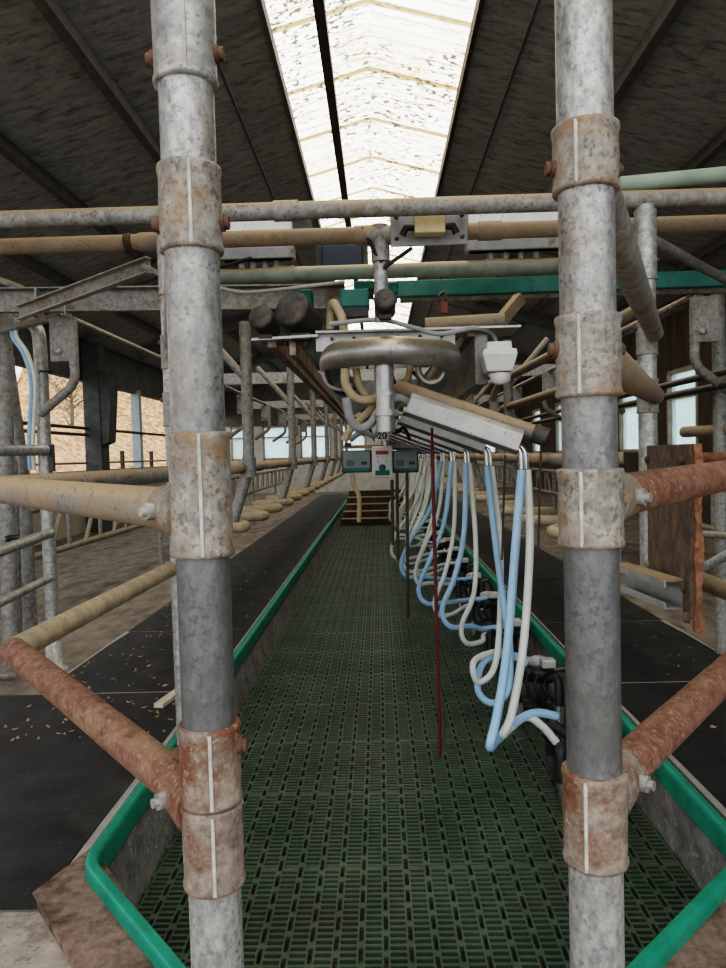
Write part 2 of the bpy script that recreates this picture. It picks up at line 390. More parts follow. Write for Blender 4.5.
    MB().bar((-.325, -1.4, zc(3.05)), (-.325, YE-.1, zc(3.05)), .075, .09).build('conduit_beam', 'dark_steel', None, 'long dark steel bar running under the skylight towards the far wall', 'beam')
    # left side: low wall, eave band, posts
    MB().span((-5.6, -1.5, 0), (-5.5, YE, zc(-.16))).build('wall_left', 'low_wall', kind='structure')
    MB().span((-5.62, -1.5, zc(1.52)), (-5.5, YE, zroof(5.6))).build('wall_left', 'beam_dark', kind='structure')
    # right wall with window openings
    wx = 5.0; z0, z1 = zc(-.10), zc(1.28)
    wins = [(3.4, 4.4), (6.1, 7.1), (9.3, 10.3), (11.5, 12.7), (14.0, 15.2), (16.6, 17.8), (19.4, 20.6), (22.5, 23.7)]
    mb = MB(); mb.span((wx, -1.5, 0), (wx+.12, YE, z0)); mb.span((wx, -1.5, z1), (wx+.12, YE, zroof(wx)+.02))
    ys = [-1.5] + [q for w in wins for q in w] + [YE]
    for i in range(0, len(ys), 2): mb.span((wx, ys[i], z0), (wx+.12, ys[i+1], z1))
    mb.build('wall_right', 'wood_dark', kind='structure')
    def window(i, c, w, h, axis):
        root = bpy.data.objects.new('window_%d' % i, None); COL.objects.link(root); root.location = c; root['_w'] = list(c); root['kind'] = 'structure'
        fr = MB(); t = .06; u = V((0, 1, 0)) if axis == 'y' else V((1, 0, 0)); c = V(c)
        d = lambda a, b: (.14, a, b) if axis == 'y' else (a, .14, b)
        fr.box(c+V((0, 0, t/2)), d(w, t)); fr.box(c+V((0, 0, h-t/2)), d(w, t))
        for s in (-1, 1): fr.box(c+u*s*(w/2-t/2)+V((0, 0, h/2)), d(t, h))
        fr.box(c+V((0, 0, h*.66)), d(w, .04))
        fr.build('window_frame', 'wood_frame', root)
        pn = MB(); pn.box(c+V((0, 0, h/2)), (.012, w-.1, h-.1) if axis == 'y' else (w-.1, .012, h-.1)); pn.build('window_pane', 'pane', root)
    i = 1
    for a, b in wins: window(i, (wx+.05, (a+b)/2, z0), b-a, z1-z0, 'y'); i += 1
    # far gable with windows
    fw = [(-5.3, -4.55), (-4.15, -3.15), (-2.8, -1.7), (-1.35, -.45), (.5, 1.4), (1.8, 2.8), (3.2, 4.2)]
    z0f, z1f = zc(-.1), zc(1.1)
    mb = MB(); mb.span((-5.6, YE, 0), (5.1, YE+.15, z0f))
    xs = [-5.6] + [q for w in fw for q in w] + [5.1]
    for k in range(0, len(xs), 2): mb.span((xs[k], YE, z0f), (xs[k+1], YE+.15, z1f))
    mb.build('wall_back', 'far_wall', kind='structure')
    MB().add([(-5.6, YE, z1f), (5.1, YE, z1f), (5.1, YE, zroof(5.1)), (0, YE, zc(zr)), (-5.6, YE, zroof(5.6))], [(0,1,2,3,4)]).build('wall_back', 'beam_dark', kind='structure')
    for a, b in fw: window(i, ((a+b)/2, YE+.05, z0f), b-a, z1f-z0f, 'x'); i += 1
setting()

# ------------------------------------------------------------------ rubber mats
def mats():
    ys = [2.03, 3.97, 5.40, 7.2, 9.2, 11.4, 13.8, 16.4, 19.5, 24]
    for sx in (-1, 1):
        xi = (XL-.13) if sx < 0 else XR+.10; xo = -1.93 if sx < 0 else 2.07
        side = 'left' if sx < 0 else 'right'
        for i in range(len(ys)-1):
            a, b = ys[i]+.012, ys[i+1]-.012; xx = xo
            if i == 0: xx = xo*1.55
            pts = [(xi, a), (xi, b), (xx, b), (xx, a)] if i != 1 else [(xi, a), (xi, b), (xo+sx*-.02, b), (xo, b-.35), (xo, a)]
            if i == 0: pts[0] = (xi+sx*.02, a+.02)
            MB().prism(pts, ZP, .262).build('rubber_mat', 'black_mat', None, 'black rubber cow mat on the %s platform, %s from the camera' % (side, ORD[i]), 'mat', 'rubber mats on the %s platform' % side)
        js = MB()
        for yy in ys[1:6]: js.span((xi, yy-.016, ZP), (xo, yy+.016, .258))
        js.bar((xo, 4.3, .25), (xo, 5.4, .25), .035, .022); js.bar((xi-sx*.0, 2.1, .249), (xi, 14, .249), .03, .018)
        js.build('trim_8' if sx < 0 else 'trim_9', 'joint_dust', kind='structure')
    # straw and leaf litter
    mb = MB()
    for k in range(650):
        y = 3.3 + 17*random.random()**1.3; x = random.uniform(-1.9, -1.0)
        if random.random() < .12: x = random.uniform(1.2, 2.0)
        a = random.random()*PI; l = random.uniform(.006, .022); w = l*random.uniform(.25, .6); c = V((x, y, .265)); d = V((math.cos(a), math.sin(a), 0)); e = V((-d.y, d.x, .2))
        mb.add([c-d*l, c-e*w, c+d*l+V((0, 0, .006)), c+e*w], [(0, 1, 2, 3)])
    mb.build('leaf_litter', 'leaf_dry', None, 'dry leaf flakes and straw bits scattered over the black mats', 'leaf litter', None, 'stuff')
    a = P(158, 698, 3.7); b = P(180, 684, 3.95)
    MB().bar((a.x, a.y, .275), (b.x, b.y, .275), .05, .022).build('wood_offcut', 'wood_pale', None, 'short pale wood offcut lying on the left black mat behind the front post', 'wood')
    mb = MB()
    c = P(507, 768, 3.55)
    for k in range(5):
        t = k*1.3; d = V((math.cos(t), math.sin(t)*.7, 0))*.05; mb.add([V((c.x, c.y, .006))-d*.3, V((c.x+.008, c.y+.01, .004))+d*.2, V((c.x, c.y, .012))+d], [(0, 1, 2)])
    mb.build('dry_leaf', 'leaf_dry', None, 'crumpled dry leaf lying on the green grating below the blue hose', 'leaf')
mats()

# ------------------------------------------------------------------ green kerb rails
for sx in (-1, 1):
    xe = XL-.045 if sx < 0 else XR; e = -.30 if sx < 0 else .33
    s = -.0 * sx
    pts = [(xe, YE-2, .235), (xe, 2.45, .235), (xe+sx*0, 2.30, .235), (e, 1.46, .235)]
    pts = fillet([pts[0], (xe-sx*-.012, 2.20, .235), pts[3]], .07, 6)
    prof = [(-.020, -.015), (.020, -.015), (.021, .066), (.014, .078), (-.014, .078), (-.021, .066)]
    MB().sweep(pts, prof, smooth=False).build('kerb_rail', 'rail_green', None, 'bright green rail along the %s edge of the pit, bent inwards at the near end' % ('left' if sx < 0 else 'right'), 'rail', bevel=.007)

# ------------------------------------------------------------------ near posts with clamps
def clamp(root, x, y, z0, z1, r, m, bolts=(), seam=True, name='clamp', bm='bolt_rust'):
    R = r*1.13; q = MB()
    q.lathe((x, y, z0), [(r*1.0, 0), (R*1.03, .001), (R*1.05, .006), (R, .014), (R*1.02, (z1-z0)*.5), (R, z1-z0-.014), (R*1.05, z1-z0-.006), (R*1.03, z1-z0-.001), (r, z1-z0)], 32)
    c = q.build(name, m, root)
    dv = -V((x, y, 0)).normalized()
    if x > 0: dv = Matrix.Rotation(-.28, 3, 'Z') @ dv
    if seam: MB().box((x+dv.x*R*1.01, y+dv.y*R*1.01, (z0+z1)/2), (.0045, .0045, z1-z0-.008)).build('weld_seam', 'weld', c)
    for ang, zz in bolts:
        d = V((math.cos(ang), math.sin(ang), 0)); p = V((x, y, z0+(z1-z0)*zz))
        bq = MB(); bq.tube([p+d*R*.7, p+d*R*1.10], .012, 14)
        bq.tube([p+d*R*1.05, p+d*R*1.25], .0095, 6); bq.build('bolt', bm, c)
    return c
def flange(root, x, y, z, r, m):
    MB().lathe((x, y, z), [(r*2, 0), (r*2, .012), (r*1.15, .014), (r*1.1, .05)], 24).build('base_flange', m, root)
def zpx(px, py, Y): return P(px, py, Y).z
PR = .0370
lp = thing('steel_post', 'galvanised steel post with clamp fittings in the left foreground', 'post', (-.248, 1.0, ZP))
x, y = -.248, 1.0
MB().cyl((x, y, ZP), (x, y, 2.45), PR, 40).build('tube', 'galv_worn', lp)
flange(lp, x, y, ZP, PR, 'galv')
clamp(lp, x, y, zpx(185, 88, 1), zpx(181, -60, 1), PR, 'galv', [(0, .22), (PI, .2)])
clamp(lp, x, y, zpx(188, 254, 1), zpx(187, 168, 1), PR, 'clamp_iron', [(0, .35), (PI, .35)])
clamp(lp, x, y, zpx(204, 556, 1), zpx(202, 432, 1), PR, 'clamp_iron', [])
clamp(lp, x, y, zpx(216, 800, 1), zpx(214, 722, 1), PR, 'clamp_rust', [(0, .7), (PI, .6)])
clamp(lp, x, y, zpx(219, 882, 1), zpx(216, 801, 1), PR, 'clamp_rust', [])
rp = thing('steel_post', 'galvanised steel post with clamp fittings in the right foreground', 'post', (.2875, 1.0, ZP))
x = .2875
MB().cyl((x, y, ZP), (x, y, 2.45), PR, 40).build('tube', 'galv_worn', rp)
flange(rp, x, y, ZP, PR, 'galv')
clamp(rp, x, y, zpx(588, 194, 1), zpx(587, 128, 1), PR*1.02, 'clamp_iron', [(.3, .4), (PI, .4)])
clamp(rp, x, y, zpx(589, 398, 1), zpx(589, 316, 1), PR*1.02, 'clamp_iron', [(.3, .6), (PI, .6)])
clamp(rp, x, y, zpx(590, 546, 1), zpx(590, 468, 1), PR*1.02, 'clamp_iron', [])
clamp(rp, x, y, zpx(593, 860, 1), zpx(592, 768, 1), PR*1.02, 'clamp_rust', [])

# flared pipes from the front posts out to the pit sides, then along to the portal posts
YP = 3.0
XPL, XPR = -.845, 1.10
def socket(root, post, d, r, m, blt):
    d = V(d).normalized(); p = V(post)
    q = MB(); q.tube([p+d*.02, p+d*.055, p+d*.075, p+d*.10], [r*1.45, r*1.30, r*1.18, r*1.14], 24)
    c = q.build('swivel_socket', m, root)
    n = V((d.y, -d.x, 0)); n = n if n.y < 0 else -n
    b = MB(); b.tube([p+d*.075+n*r, p+d*.075+n*(r+.016)], .013, 6); b.tube([p+d*.075+n*(r+.014), p+d*.075+n*(r+.024)], .007, 10)
    b.build('bolt', 'galv', c)
RP = .0315
def flare(post, xside, z0, z1, yel, xp, m, lab, m2, lab2, root, sm, endy):
    a = V((post[0], post[1], z0)); e = V((xside, yel, z1)); d = (e-a).normalized()
    socket(root, a, d, RP, sm, 1)
    MB().tube([a+d*.06, e], RP, 24).build('flare_pipe', m, None, lab, 'pipe')
    b = V((xp, endy, z1)); d2 = (b-e).normalized()
    o = MB().tube(fillet([e+d2*.0, b], .01), RP*.97, 24).build('side_pipe', m2, None, lab2, 'pipe')
zu = zc(-.07); zl = zc(-.455)
flare((-.248, 1.0), -.95, zpx(175, 513, 1), zc(-.060), 1.76, -.86, 'dusty_pipe', 'dusty upper pipe slanting out from the left front post', 'galv_dusty', 'grey upper pipe running back along the left pit side', lp, 'clamp_iron', YP-.05)
flare((-.248, 1.0), -.895, zpx(205, 812, 1), zc(-.45), 1.72, -.87, 'rust', 'red rusty lower pipe slanting out from the left front post', 'dusty_pipe_bright', 'tan lower pipe running back along the left pit side', lp, 'rust', YP-.05)
flare((.2875, 1.0), 1.10, zpx(625, 500, 1), zc(-.055), 1.98, 1.10, 'rust', 'rusty upper pipe slanting out from the right front post', 'rust_orange', 'orange rusted upper pipe running back behind the rusty plate', rp, 'clamp_iron', YP-.05)
flare((.2875, 1.0), 1.10, zpx(618, 795, 1), zc(-.465), 1.98, 1.09, 'rust', 'rusty lower pipe slanting out from the right front post', 'dusty_pipe_bright', 'tan lower pipe running back along the right pit side', rp, 'clamp_rust', YP-.05)
# braces from right front post to portal post (and the left twin)
for a, b, m, lab in (((.2875, 1.0, zpx(588, 165, 1)), P(655, 334, YP), 'galv_dusty', 'dusty upper brace pipe from right front post to the post behind'),
                     ((.2875, 1.0, zpx(589, 350, 1)), P(656, 396, YP), 'dusty_pipe', 'dusty lower brace pipe from right front post to the post behind'),
                     ((-.248, 1.0, zpx(188, 215, 1)), P(172, 345, YP), 'galv_dusty', 'brace pipe hidden behind the left front post')):
    a = V(a); b = V(b); d = (b-a).normalized()
    MB().tube([a+d*.05, b-d*.03], .034, 20).build('brace_pipe', m, None, lab, 'pipe')

# ------------------------------------------------------------------ portal frame
zb1 = zpx(400, 207, YP)
def portal_post(x, lab, m, zlo):
    t = thing('portal_post', lab, 'post', (x, YP, zlo))
    MB().cyl((x, YP, zlo), (x, YP, zb1-.03), .037, 24).build('tube', m, t)
    if zlo < .5: flange(t, x, YP, ZP, .037, 'galv_rust')
    clamp(t, x, YP, zb1-.33, zb1-.05, .037, 'galv', [(.0, .3)], False)
    for z in (zpx(655, 338, YP), zpx(655, 396, YP)): clamp(t, x, YP, z-.07, z+.07, .037, 'galv_dusty', [(PI, .8)], False)
    return t
portal_post(XPL, 'grey post standing just behind the left front post', 'galv', ZP)
portal_post(XPR, 'grey post with two brace clamps behind the right front post', 'galv', zc(-.50))
def hbar(name, p0, p1, r, m, lab, cl=()):
    t = thing(name, lab, 'pipe', p0)
    MB().tube([p0, p1], r, 20).build('tube', m, t)
    d = (V(p1)-V(p0)).normalized()
    for px in cl:
        c = V(p0) + (V(p1)-V(p0))*px
        MB().tube([c-d*.05, c+d*.05], r*1.16, 20).build('coupling', m, t)
    return t
def ext(a, b, k0, k1): return a+(b-a)*k0, a+(b-a)*k1
a, b = ext(P(0, 220, YP), P(726, 197, YP), -.5, 1.5)
hbar('cross_pipe', a, b, .036, 'galv_dusty', 'top grey cross pipe spanning the whole frame above the pit', (.45, .38, .77))
a, b = ext(P(0, 247, 3.25), P(726, 223, 3.25), -.4, 1.4)
hbar('cross_pipe', a, b, .036, 'dusty_pipe', 'brown dusty cross pipe just below the top cross pipe', (.34, .505, .6))
hbar('cross_pipe', P(215, 277, 3.6), P(565, 265, 3.6), .036, 'pvc_green', 'green grey plastic cross pipe above the teal beam', (.2, .8))
pipe('overhead_pipe', [P(606, 186, 3.35), P(606, 186, 3.35)+(P(760, 171, 3.35)-P(606, 186, 3.35))*4], .035, 'pvc_mint', 'pale green pipe at the upper right above the cross pipe')
# wire wraps on the brown pipe
MB().tube([P(125, 243, 3.25)+V((.0, .036*math.cos(t), .036*math.sin(t)))+V((.002*t, 0, 0)) for t in [k*.5 for k in range(40)]], .006, 6).build('wire_wrap', 'rope_dark', None, 'twist of rusty wire around the brown cross pipe at left', 'wire')

# yellow switch box on its plate
c = P(429, 229, 3.18)
t = thing('switch_box', 'cream switch box on a grey plate, on the cross pipes above the teal beam', 'switch box', P(429, 245, 3.18))
MB().box(P(429, 230, 3.20), (.335, .012, .135)).build('backing_plate', 'grey_plate', t, bevel=.003)
MB().box(c+V((0, -.035, .015)), (.13, .07, .10)).build('cover', 'cream', t, bevel=.006)
for s in (-1, 1):
    MB().tube([c+V((s*.06, -.03, 0)), c+V((s*.10, -.03, 0)), c+V((s*.115, -.025, -.03))], .016, 12).build('cable_gland', 'black_rubber_and_void', t)
    for h in (-.04, .05): MB().lathe(c+V((s*.14, -.012, h)), [(.010, 0), (.010, .008), (.004, .011)], 10, (0, -1, 0)).build('bolt', 'dark_steel', t)
# white boxes with glands behind the pipes
for px0, px1, py0, py1, lab in ((222, 291, 217, 260, 'grimy white box with cable glands below, left of the centre hanger'), (469, 560, 209, 251, 'grimy white box with cable glands below, right of the cream switch box')):
    Y = 3.55; a = P(px0, py1, Y); b = P(px1, py0, Y); t = thing('junction_box', lab, 'box', ((a.x+b.x)/2, Y, a.z))
    MB().span((a.x, Y, a.z), (b.x, Y+.06, b.z)).build('housing', 'white_dirty', t, bevel=.006)
    MB().span((a.x-.01, Y-.008, a.z), (b.x+.01, Y+.07, a.z+.055)).build('lower_cover', 'grey_plate', t, bevel=.004)
    for k in range(4):
        q = V((a.x+(.25+.17*k)*(b.x-a.x), Y+.05, a.z)); MB().cyl(q-V((0, 0, .035)), q+V((0, 0, .004)), .016, 12).build('cable_gland', 'hose_grey', t)

# ------------------------------------------------------------------ cross beams at Y=4.2
YB = 4.2
a = P(-120, 303, YB); b = P(345, 298, YB)
t = thing('cross_beam', 'galvanised channel beam spanning the left side of the parlour', 'beam', (a.x, YB, a.z-.07))
MB().bar(a, b, .012, .135).build('web', 'galv_dusty', t)
MB().bar(a+V((0, -.03, .065)), b+V((0, -.03, .065)), .06, .008).build('flange', 'galv_dusty', t)
MB().bar(a+V((0, -.03, -.065)), b+V((0, -.03, -.065)), .06, .008).build('flange', 'galv_dusty', t)
for px in (42, 70):
    c = P(px, 304, YB); MB().box(c+V((0, -.035, 0)), (.008, .09, .16)).build('strap', 'galv', t)
a = P(388, 290, YB); b = P(800, 276, YB)
MB().bar(a, b, .05, .092).build('cross_beam', 'teal', None, 'teal painted beam spanning the right side of the parlour', 'beam', bevel=.006)
MB().bar(P(400, 300, YB+.1), P(800, 288, YB+.1), .04, .03).build('cross_rail', 'galv_dusty', None, 'thin grey rail directly under the teal beam', 'rail')
# further cross beams along the parlour
for k, Yb in enumerate((8.6, 13.0, 17.4)):
    MB().bar((-2.3, Yb, zc(.93)), (2.5, Yb, zc(.93)), .06, .13).build('cross_beam', 'galv', None, '%s galvanised cross beam behind the teal beam, further down the parlour' % ORD[k], 'beam', 'far cross beams')

# ------------------------------------------------------------------ rail rows: zigzag pipes, posts
def zigzag(sx, z, y0, y1, step, xt, xr, r, m, lab):
    pts = []; y = y0
    while y < y1:
        pts += [(xr, y-.02, z), (xt, y+.12, z), (xt, y+.20, z)]; y += step
    pts.append((xr, y, z))
    MB().tube(fillet(pts, .09, 4), r, 12).build('zigzag_rail', m, None, lab, 'rail')
for sx, xt, xr, y0 in ((-1, -.90, -1.24, 4.62), (1, 1.02, 1.38, 4.16)):
    side = 'left' if sx < 0 else 'right'
    zigzag(sx, zc(-.455 if sx < 0 else -.49), y0, 22, .82, xt, xr, .036, 'dusty_pipe_bright', 'tan lower zigzag rail along the %s platform' % side)
    zigzag(sx, zc(-.07 if sx < 0 else -.06), y0, 22, .82, xt+sx*.02, xr, .036, 'dusty_pipe', 'tan upper zigzag rail along the %s platform' % side)
def rail_post(sx, x, Yp, lab):
    side = 'left' if sx < 0 else 'right'
    t = thing('stall_post', lab, 'post', (x-sx*-.10, Yp, zc(-.46)), 'stall posts on the %s' % side)
    MB().tube(fillet([(x+sx*.10, Yp-.02, zc(-.46)), (x-sx*.03, Yp, zc(-.06)), (x-sx*.03, Yp, zc(.90))], .15, 5), .038, 14).build('tube', 'galv_dusty', t)
    MB().tube([(x-sx*.03, Yp, zc(.52)), (x+sx*.30, Yp, zc(.90))], .026, 12).build('brace', 'galv_dusty', t)
    MB().tube([(x-sx*.03, Yp, zc(-.13)), (x-sx*.03, Yp, zc(-.0))], .046, 14).build('clamp', 'galv_dusty', t)
    return t
pl = rail_post(-1, -.90, 4.85, 'grey bent stall post on the left, nearest behind the front post')
for k in range(1, 7): dup(pl, (0, 2.46*k, 0), '%s grey bent stall post down the left row' % ORD[k])
pr = rail_post(1, 1.10, 6.0, 'grey bent stall post on the right, nearest behind the first aluminium arm')
for k in range(1, 6): dup(pr, (0, 2.46*k, 0), '%s grey bent stall post down the right row' % ORD[k])
# truss-like breast rails
def truss(sx, x, y0, y1, lab):
    t = thing('breast_rail', lab, 'rail', (x, y0, zc(-.66)))
    MB().tube([(x, y0, zc(-.33)), (x, y1, zc(-.33))], .026, 10).build('top_rail', 'galv_dusty', t)
    MB().tube([(x, y0, zc(-.66)), (x, y1, zc(-.66))], .026, 10).build('bottom_rail', 'galv_dusty', t)
    y = y0+.1; k = 0
    while y < y1-.5:
        MB().cyl((x, y, zc(-.65)), (x, y+(.22 if k % 2 else 0), zc(-.34)), .018, 8).build('strut', 'galv_dusty', t)
        y += .32; k += 1
    for yy in range(int(y0)+1, int(y1), 3): MB().cyl((x, yy, ZP), (x, yy, zc(-.33)), .026, 10).build('leg', 'galv_dusty', t)
truss(-1, -2.45, 4.9, 20, 'long strutted breast rail behind the left platform')
truss(1, 2.62, 4.4, 20, 'long strutted breast rail behind the right platform')
# overhead rails with hanging hook bails
def hook(sx, x, Yh, lab, side):
    t = thing('head_bail', lab, 'bail', (x, Yh, zc(.1)), 'hanging head bails on the %s' % side)
    MB().box((x, Yh, zc(.72)), (.15, .05, .26)).build('bracket', 'galv_dusty', t, bevel=.004)
    MB().tube(fillet([(x+sx*-.05, Yh, zc(.62)), (x+sx*-.06, Yh, zc(.46)), (x+sx*.10, Yh+.05, zc(.36)), (x+sx*.20, Yh+.1, zc(.30))], .16, 8), .027, 12).build('hook_pipe', 'galv_dusty', t)
    MB().lathe((x-.02, Yh-.026, zc(.65)), [(.022, 0), (.022, .012), (.01, .018)], 6, (0, -1, 0)).build('bolt', 'galv', t)
    return t
hl = hook(-1, P(64, 340, YB+.05).x, YB+.05, 'bracket and curved hook pipe under the left beam, nearest of the left row', 'left')
for k in range(1, 7): dup(hl, (0, 3.6+2.0*(k-1), 0), '%s bracket and curved hook pipe in the left row' % ORD[k])
hr = hook(1, P(704, 320, YB+.05).x, YB+.05, 'bracket and curved hook pipe under the teal beam, nearest of the right row', 'right')
for k in range(1, 8): dup(hr, (0, 1.9*k, 0), '%s bracket and curved hook pipe in the right row' % ORD[k])
for sx, x, side in ((-1, hl.location.x, 'left'), (1, hr.location.x, 'right')):
    pipe('overhead_rail', [(x, YB+.1, zc(.86)), (x, 20, zc(.86))], .022, 'galv_dusty', 'overhead rail carrying the row of hook bails on the %s' % side, 'rail', None, 10)
for z, lab in ((.42, 'upper dark bar crossing the right windows'), (.345, 'lower dark bar crossing the right windows')):
    pipe('guide_bar', [(2.0, 3.9, zc(z)), (2.0, 18, zc(z))], .022, 'dark_steel', lab, 'bar', None, 8)
# side pipes with hooks right of the aluminium arms
for z, ye, lab in ((.60, 6.4, 'upper tan pipe with hooked end right of the aluminium arms'), (.36, 6.3, 'lower tan pipe with hooked end right of the aluminium arms')):
    pipe('guide_pipe', fillet([(1.12, YP+.05, zc(z-.02)), (1.07, ye, zc(z)), (1.02, ye+.15, zc(z-.14))], .12, 5), .031, 'dusty_pipe', lab)

# ------------------------------------------------------------------ left gate and fittings
YG = 4.5
def lgate():
    p = P(47, 500, YG); x = p.x
    t = thing('gate_post', 'bent galvanised post of the left side gate', 'post', (x, YG, ZP))
    MB().tube(fillet([(x, YG, ZP), (x, YG, zpx(45, 352, YG)), P(38, 326, YG), P(18, 318, YG+.1)], .16, 8), .041, 20).build('tube', 'galv', t)
    MB().lathe((x, YG, ZP), [(.085, 0), (.085, .012), (.05, .014), (.048, .22), (.041, .225)], 20).build('base_sleeve', 'galv', t)
    MB().tube([P(45, 372, YG)+V((.042*math.cos(k*.4), .042*math.sin(k*.4), 0)) for k in range(17)], .006, 6).build('wire_tie', 'black_rubber_and_void', t)
    g = thing('side_gate', 'galvanised tube gate at the left edge of the photo', 'gate', (x-.02, YG-.1, ZP+.2))
    def rail(p0, p1, r=.028): MB().tube([p0, p1], r, 14).build('rail', 'galv', g)
    rail(P(-40, 451, 3.9), P(46, 450, YG-.06), .034)
    rail(P(-40, 566, 3.2), P(50, 533, YG-.04), .03)
    rail(P(-40, 622, 3.2), P(50, 578, YG-.04), .024)
    rail(P(-40, 680, 3.9), P(14, 677, 4.3), .02)
    MB().tube([P(14, 460, YG+.4), P(16, 638, YG+.4)], .04, 16).build('upright', 'galv', g)
    MB().box(P(52, 458, YG-.02), (.03, .03, .17)).build('latch', 'dark_steel', g, bevel=.004)
    MB().tube([P(12, 535, 4.2)+V((.04*math.cos(k*.6), .02*math.sin(k*.6), -.002*k)) for k in range(30)], .006, 6).build('wire_tie', 'black_rubber_and_void', g)
    pipe('frame_post', [P(4, 300, 4.6), P(6, 480, 4.6), (P(7, 560, 4.6).x, 4.6, ZP)], .05, 'galv_dusty', 'thick grey post at the far left edge behind the gate', 'post')
    pipe('frame_post', [P(4, 330, 4.8), P(24, 470, 4.8), (P(24, 540, 4.8).x, 4.8, ZP)], .035, 'galv_dusty', 'slanted grey post leaning beside the thick left edge post', 'post')
    for k, (dx, m, lab) in enumerate(((0, 'hose_blue', 'thin pale blue hose beside the bent gate post'), (4, 'hose_white', 'thin white hose beside the bent gate post'))):
        MB().tube(spline([P(16+dx, 320, YG-.08), P(12+dx, 335, YG-.1), P(24+dx, 355, YG-.12), P(31+dx, 385, YG-.1), P(29+dx, 440, YG-.05), P(30+dx, 470, YG-.05)], 6), .012, 10).build('air_hose', m, None, lab, 'hose')
    # slanted channel arm
    a, b = P(20, 314, 4.0), P(150, 266, 3.5)
    s = thing('lift_arm', 'slanted galvanised channel arm above the left gate', 'arm', a)
    MB().bar(a, b, .012, .075).build('web', 'galv_dusty', s)
    for e in (-1, 1): MB().bar(a+V((0, -.02, e*.035)), b+V((0, -.02, e*.035)), .04, .006).build('flange', 'galv', s)
    MB().tube([P(144, 266, 3.49), P(160, 274, 3.3)], .012, 8).build('end_rod', 'galv', s)
    pipe('stay_rod', [P(-10, 276, 4.4), P(25, 290, 4.25)], .02, 'galv_dusty', 'thin stay rod at the upper left edge', 'rod')
    pipe('link_pipe', [P(-20, 334, 4.4), P(50, 319, 4.4), P(60, 312, 4.4)], .024, 'galv_dusty', 'short pipe behind the bent gate post at the left edge')
lgate()
# thin diagonal rods at right
pipe('stay_rod', [P(652, 240, 3.1), P(735, 285, 4.0)], .024, 'galv_dusty', 'stay rod slanting down right from the right portal post', 'rod')
pipe('stay_rod', [P(600, 342, 5.2), P(690, 298, 4.3)], .022, 'galv_dusty', 'stay rod slanting up right behind the right portal post', 'rod')
# right fence at the edge
pipe('fence_rail', [P(684, 432, 4.9), P(760, 428, 4.2)], .036, 'dusty_pipe', 'tan fence rail with open end at the right edge', 'rail')
pipe('fence_rail', [P(690, 533, 4.6), P(760, 538, 4.1)], .022, 'galv_dusty', 'thin lower fence rail at the right edge', 'rail')
pipe('fence_rail', [P(690, 575, 4.4), P(740, 548, 4.1)], .028, 'galv', 'slanted grey fence rail at the right edge below the rusty plate', 'rail')
pipe('fence_post', [(P(722, 500, 4.5).x, 4.5, ZP), P(718, 280, 4.5)], .04, 'galv_dusty', 'grey fence post at the right edge', 'post')

# ------------------------------------------------------------------ rusty plate and channel
a = V((1.075, 2.92, 0)); b = V((.885, 2.06, 0))
t = thing('splash_plate', 'dark rusty steel plate hanging beside the right front post', 'plate', (.99, 2.5, zc(-.52)))
d = (b-a).normalized(); nrm = V((d.y, -d.x, 0))
def pl_(s0, s1, z0, z1, w, off=0):
    p = a+d*s0+nrm*off; q = a+d*s1+nrm*off; m = (p+q)/2
    return MB().bar(V((p.x, p.y, (z0+z1)/2)), V((q.x, q.y, (z0+z1)/2)), w, z1-z0)
ln = (b-a).length
pl_(0, ln-.035, zc(-.50), zc(.005), .02).build('sheet', 'rust_dark', t, bevel=.004)
q = MB(); k = 40; vs = []
for i in range(k+1):
    z0 = zc(-.525)+i*(.53/k); w0 = .010+.003*math.sin(i*.5)+random.uniform(-.002, .002); w1 = .010+.003*math.cos(i*.37)+random.uniform(-.002, .002)
    e1 = nrm if nrm.x < 0 else -nrm
    c0 = V((b.x, b.y-.015, z0)); vs += [c0+e1*w0-d*.02, c0-e1*w1-d*.02, c0-e1*w1+d*(.018+random.uniform(-.002, .002)), c0+e1*w0+d*.018]
q.add(vs, [(i*4+m, i*4+(m+1) % 4, i*4+4+(m+1) % 4, i*4+4+m) for i in range(k) for m in range(4)] + [(0, 1, 2, 3), (k*4, k*4+1, k*4+2, k*4+3)])
q.build('rusted_edge', 'rust_orange', t)
for s0, z in ((.05, -.05), (.05, -.2), (ln-.12, -.04), (ln-.10, -.42), (ln-.06, -.5)):
    p = a+d*s0; p.z = zc(z); n2 = nrm if nrm.x < 0 else -nrm
    MB().lathe(p+n2*.008, [(.016, 0), (.016, .01), (.008, .016)], 10, n2).build('bolt', 'rust_dark', t)
a2, b2 = P(626, 574, 2.75), P(684, 594, 2.20)
t = thing('channel_bracket', 'short pale C-shaped channel under the rusty plate', 'bracket', (a2+b2)/2)
MB().bar(a2, b2, .006, .085).build('web', 'alu_dirty', t)
s = V((-1, -.2, 0)).normalized()
MB().bar(a2+s*.03+V((0, 0, .042)), b2+s*.03+V((0, 0, .042)), .066, .006).build('flange', 'dusty_pipe', t)
MB().bar(a2+s*.03-V((0, 0, .042)), b2+s*.03-V((0, 0, .042)), .066, .006).build('flange', 'alu_dirty', t)
for e in (1, -1): MB().bar(a2+s*.062+V((0, 0, e*.033)), b2+s*.062+V((0, 0, e*.033)), .005, .02).build('lip', 'alu_dirty', t)

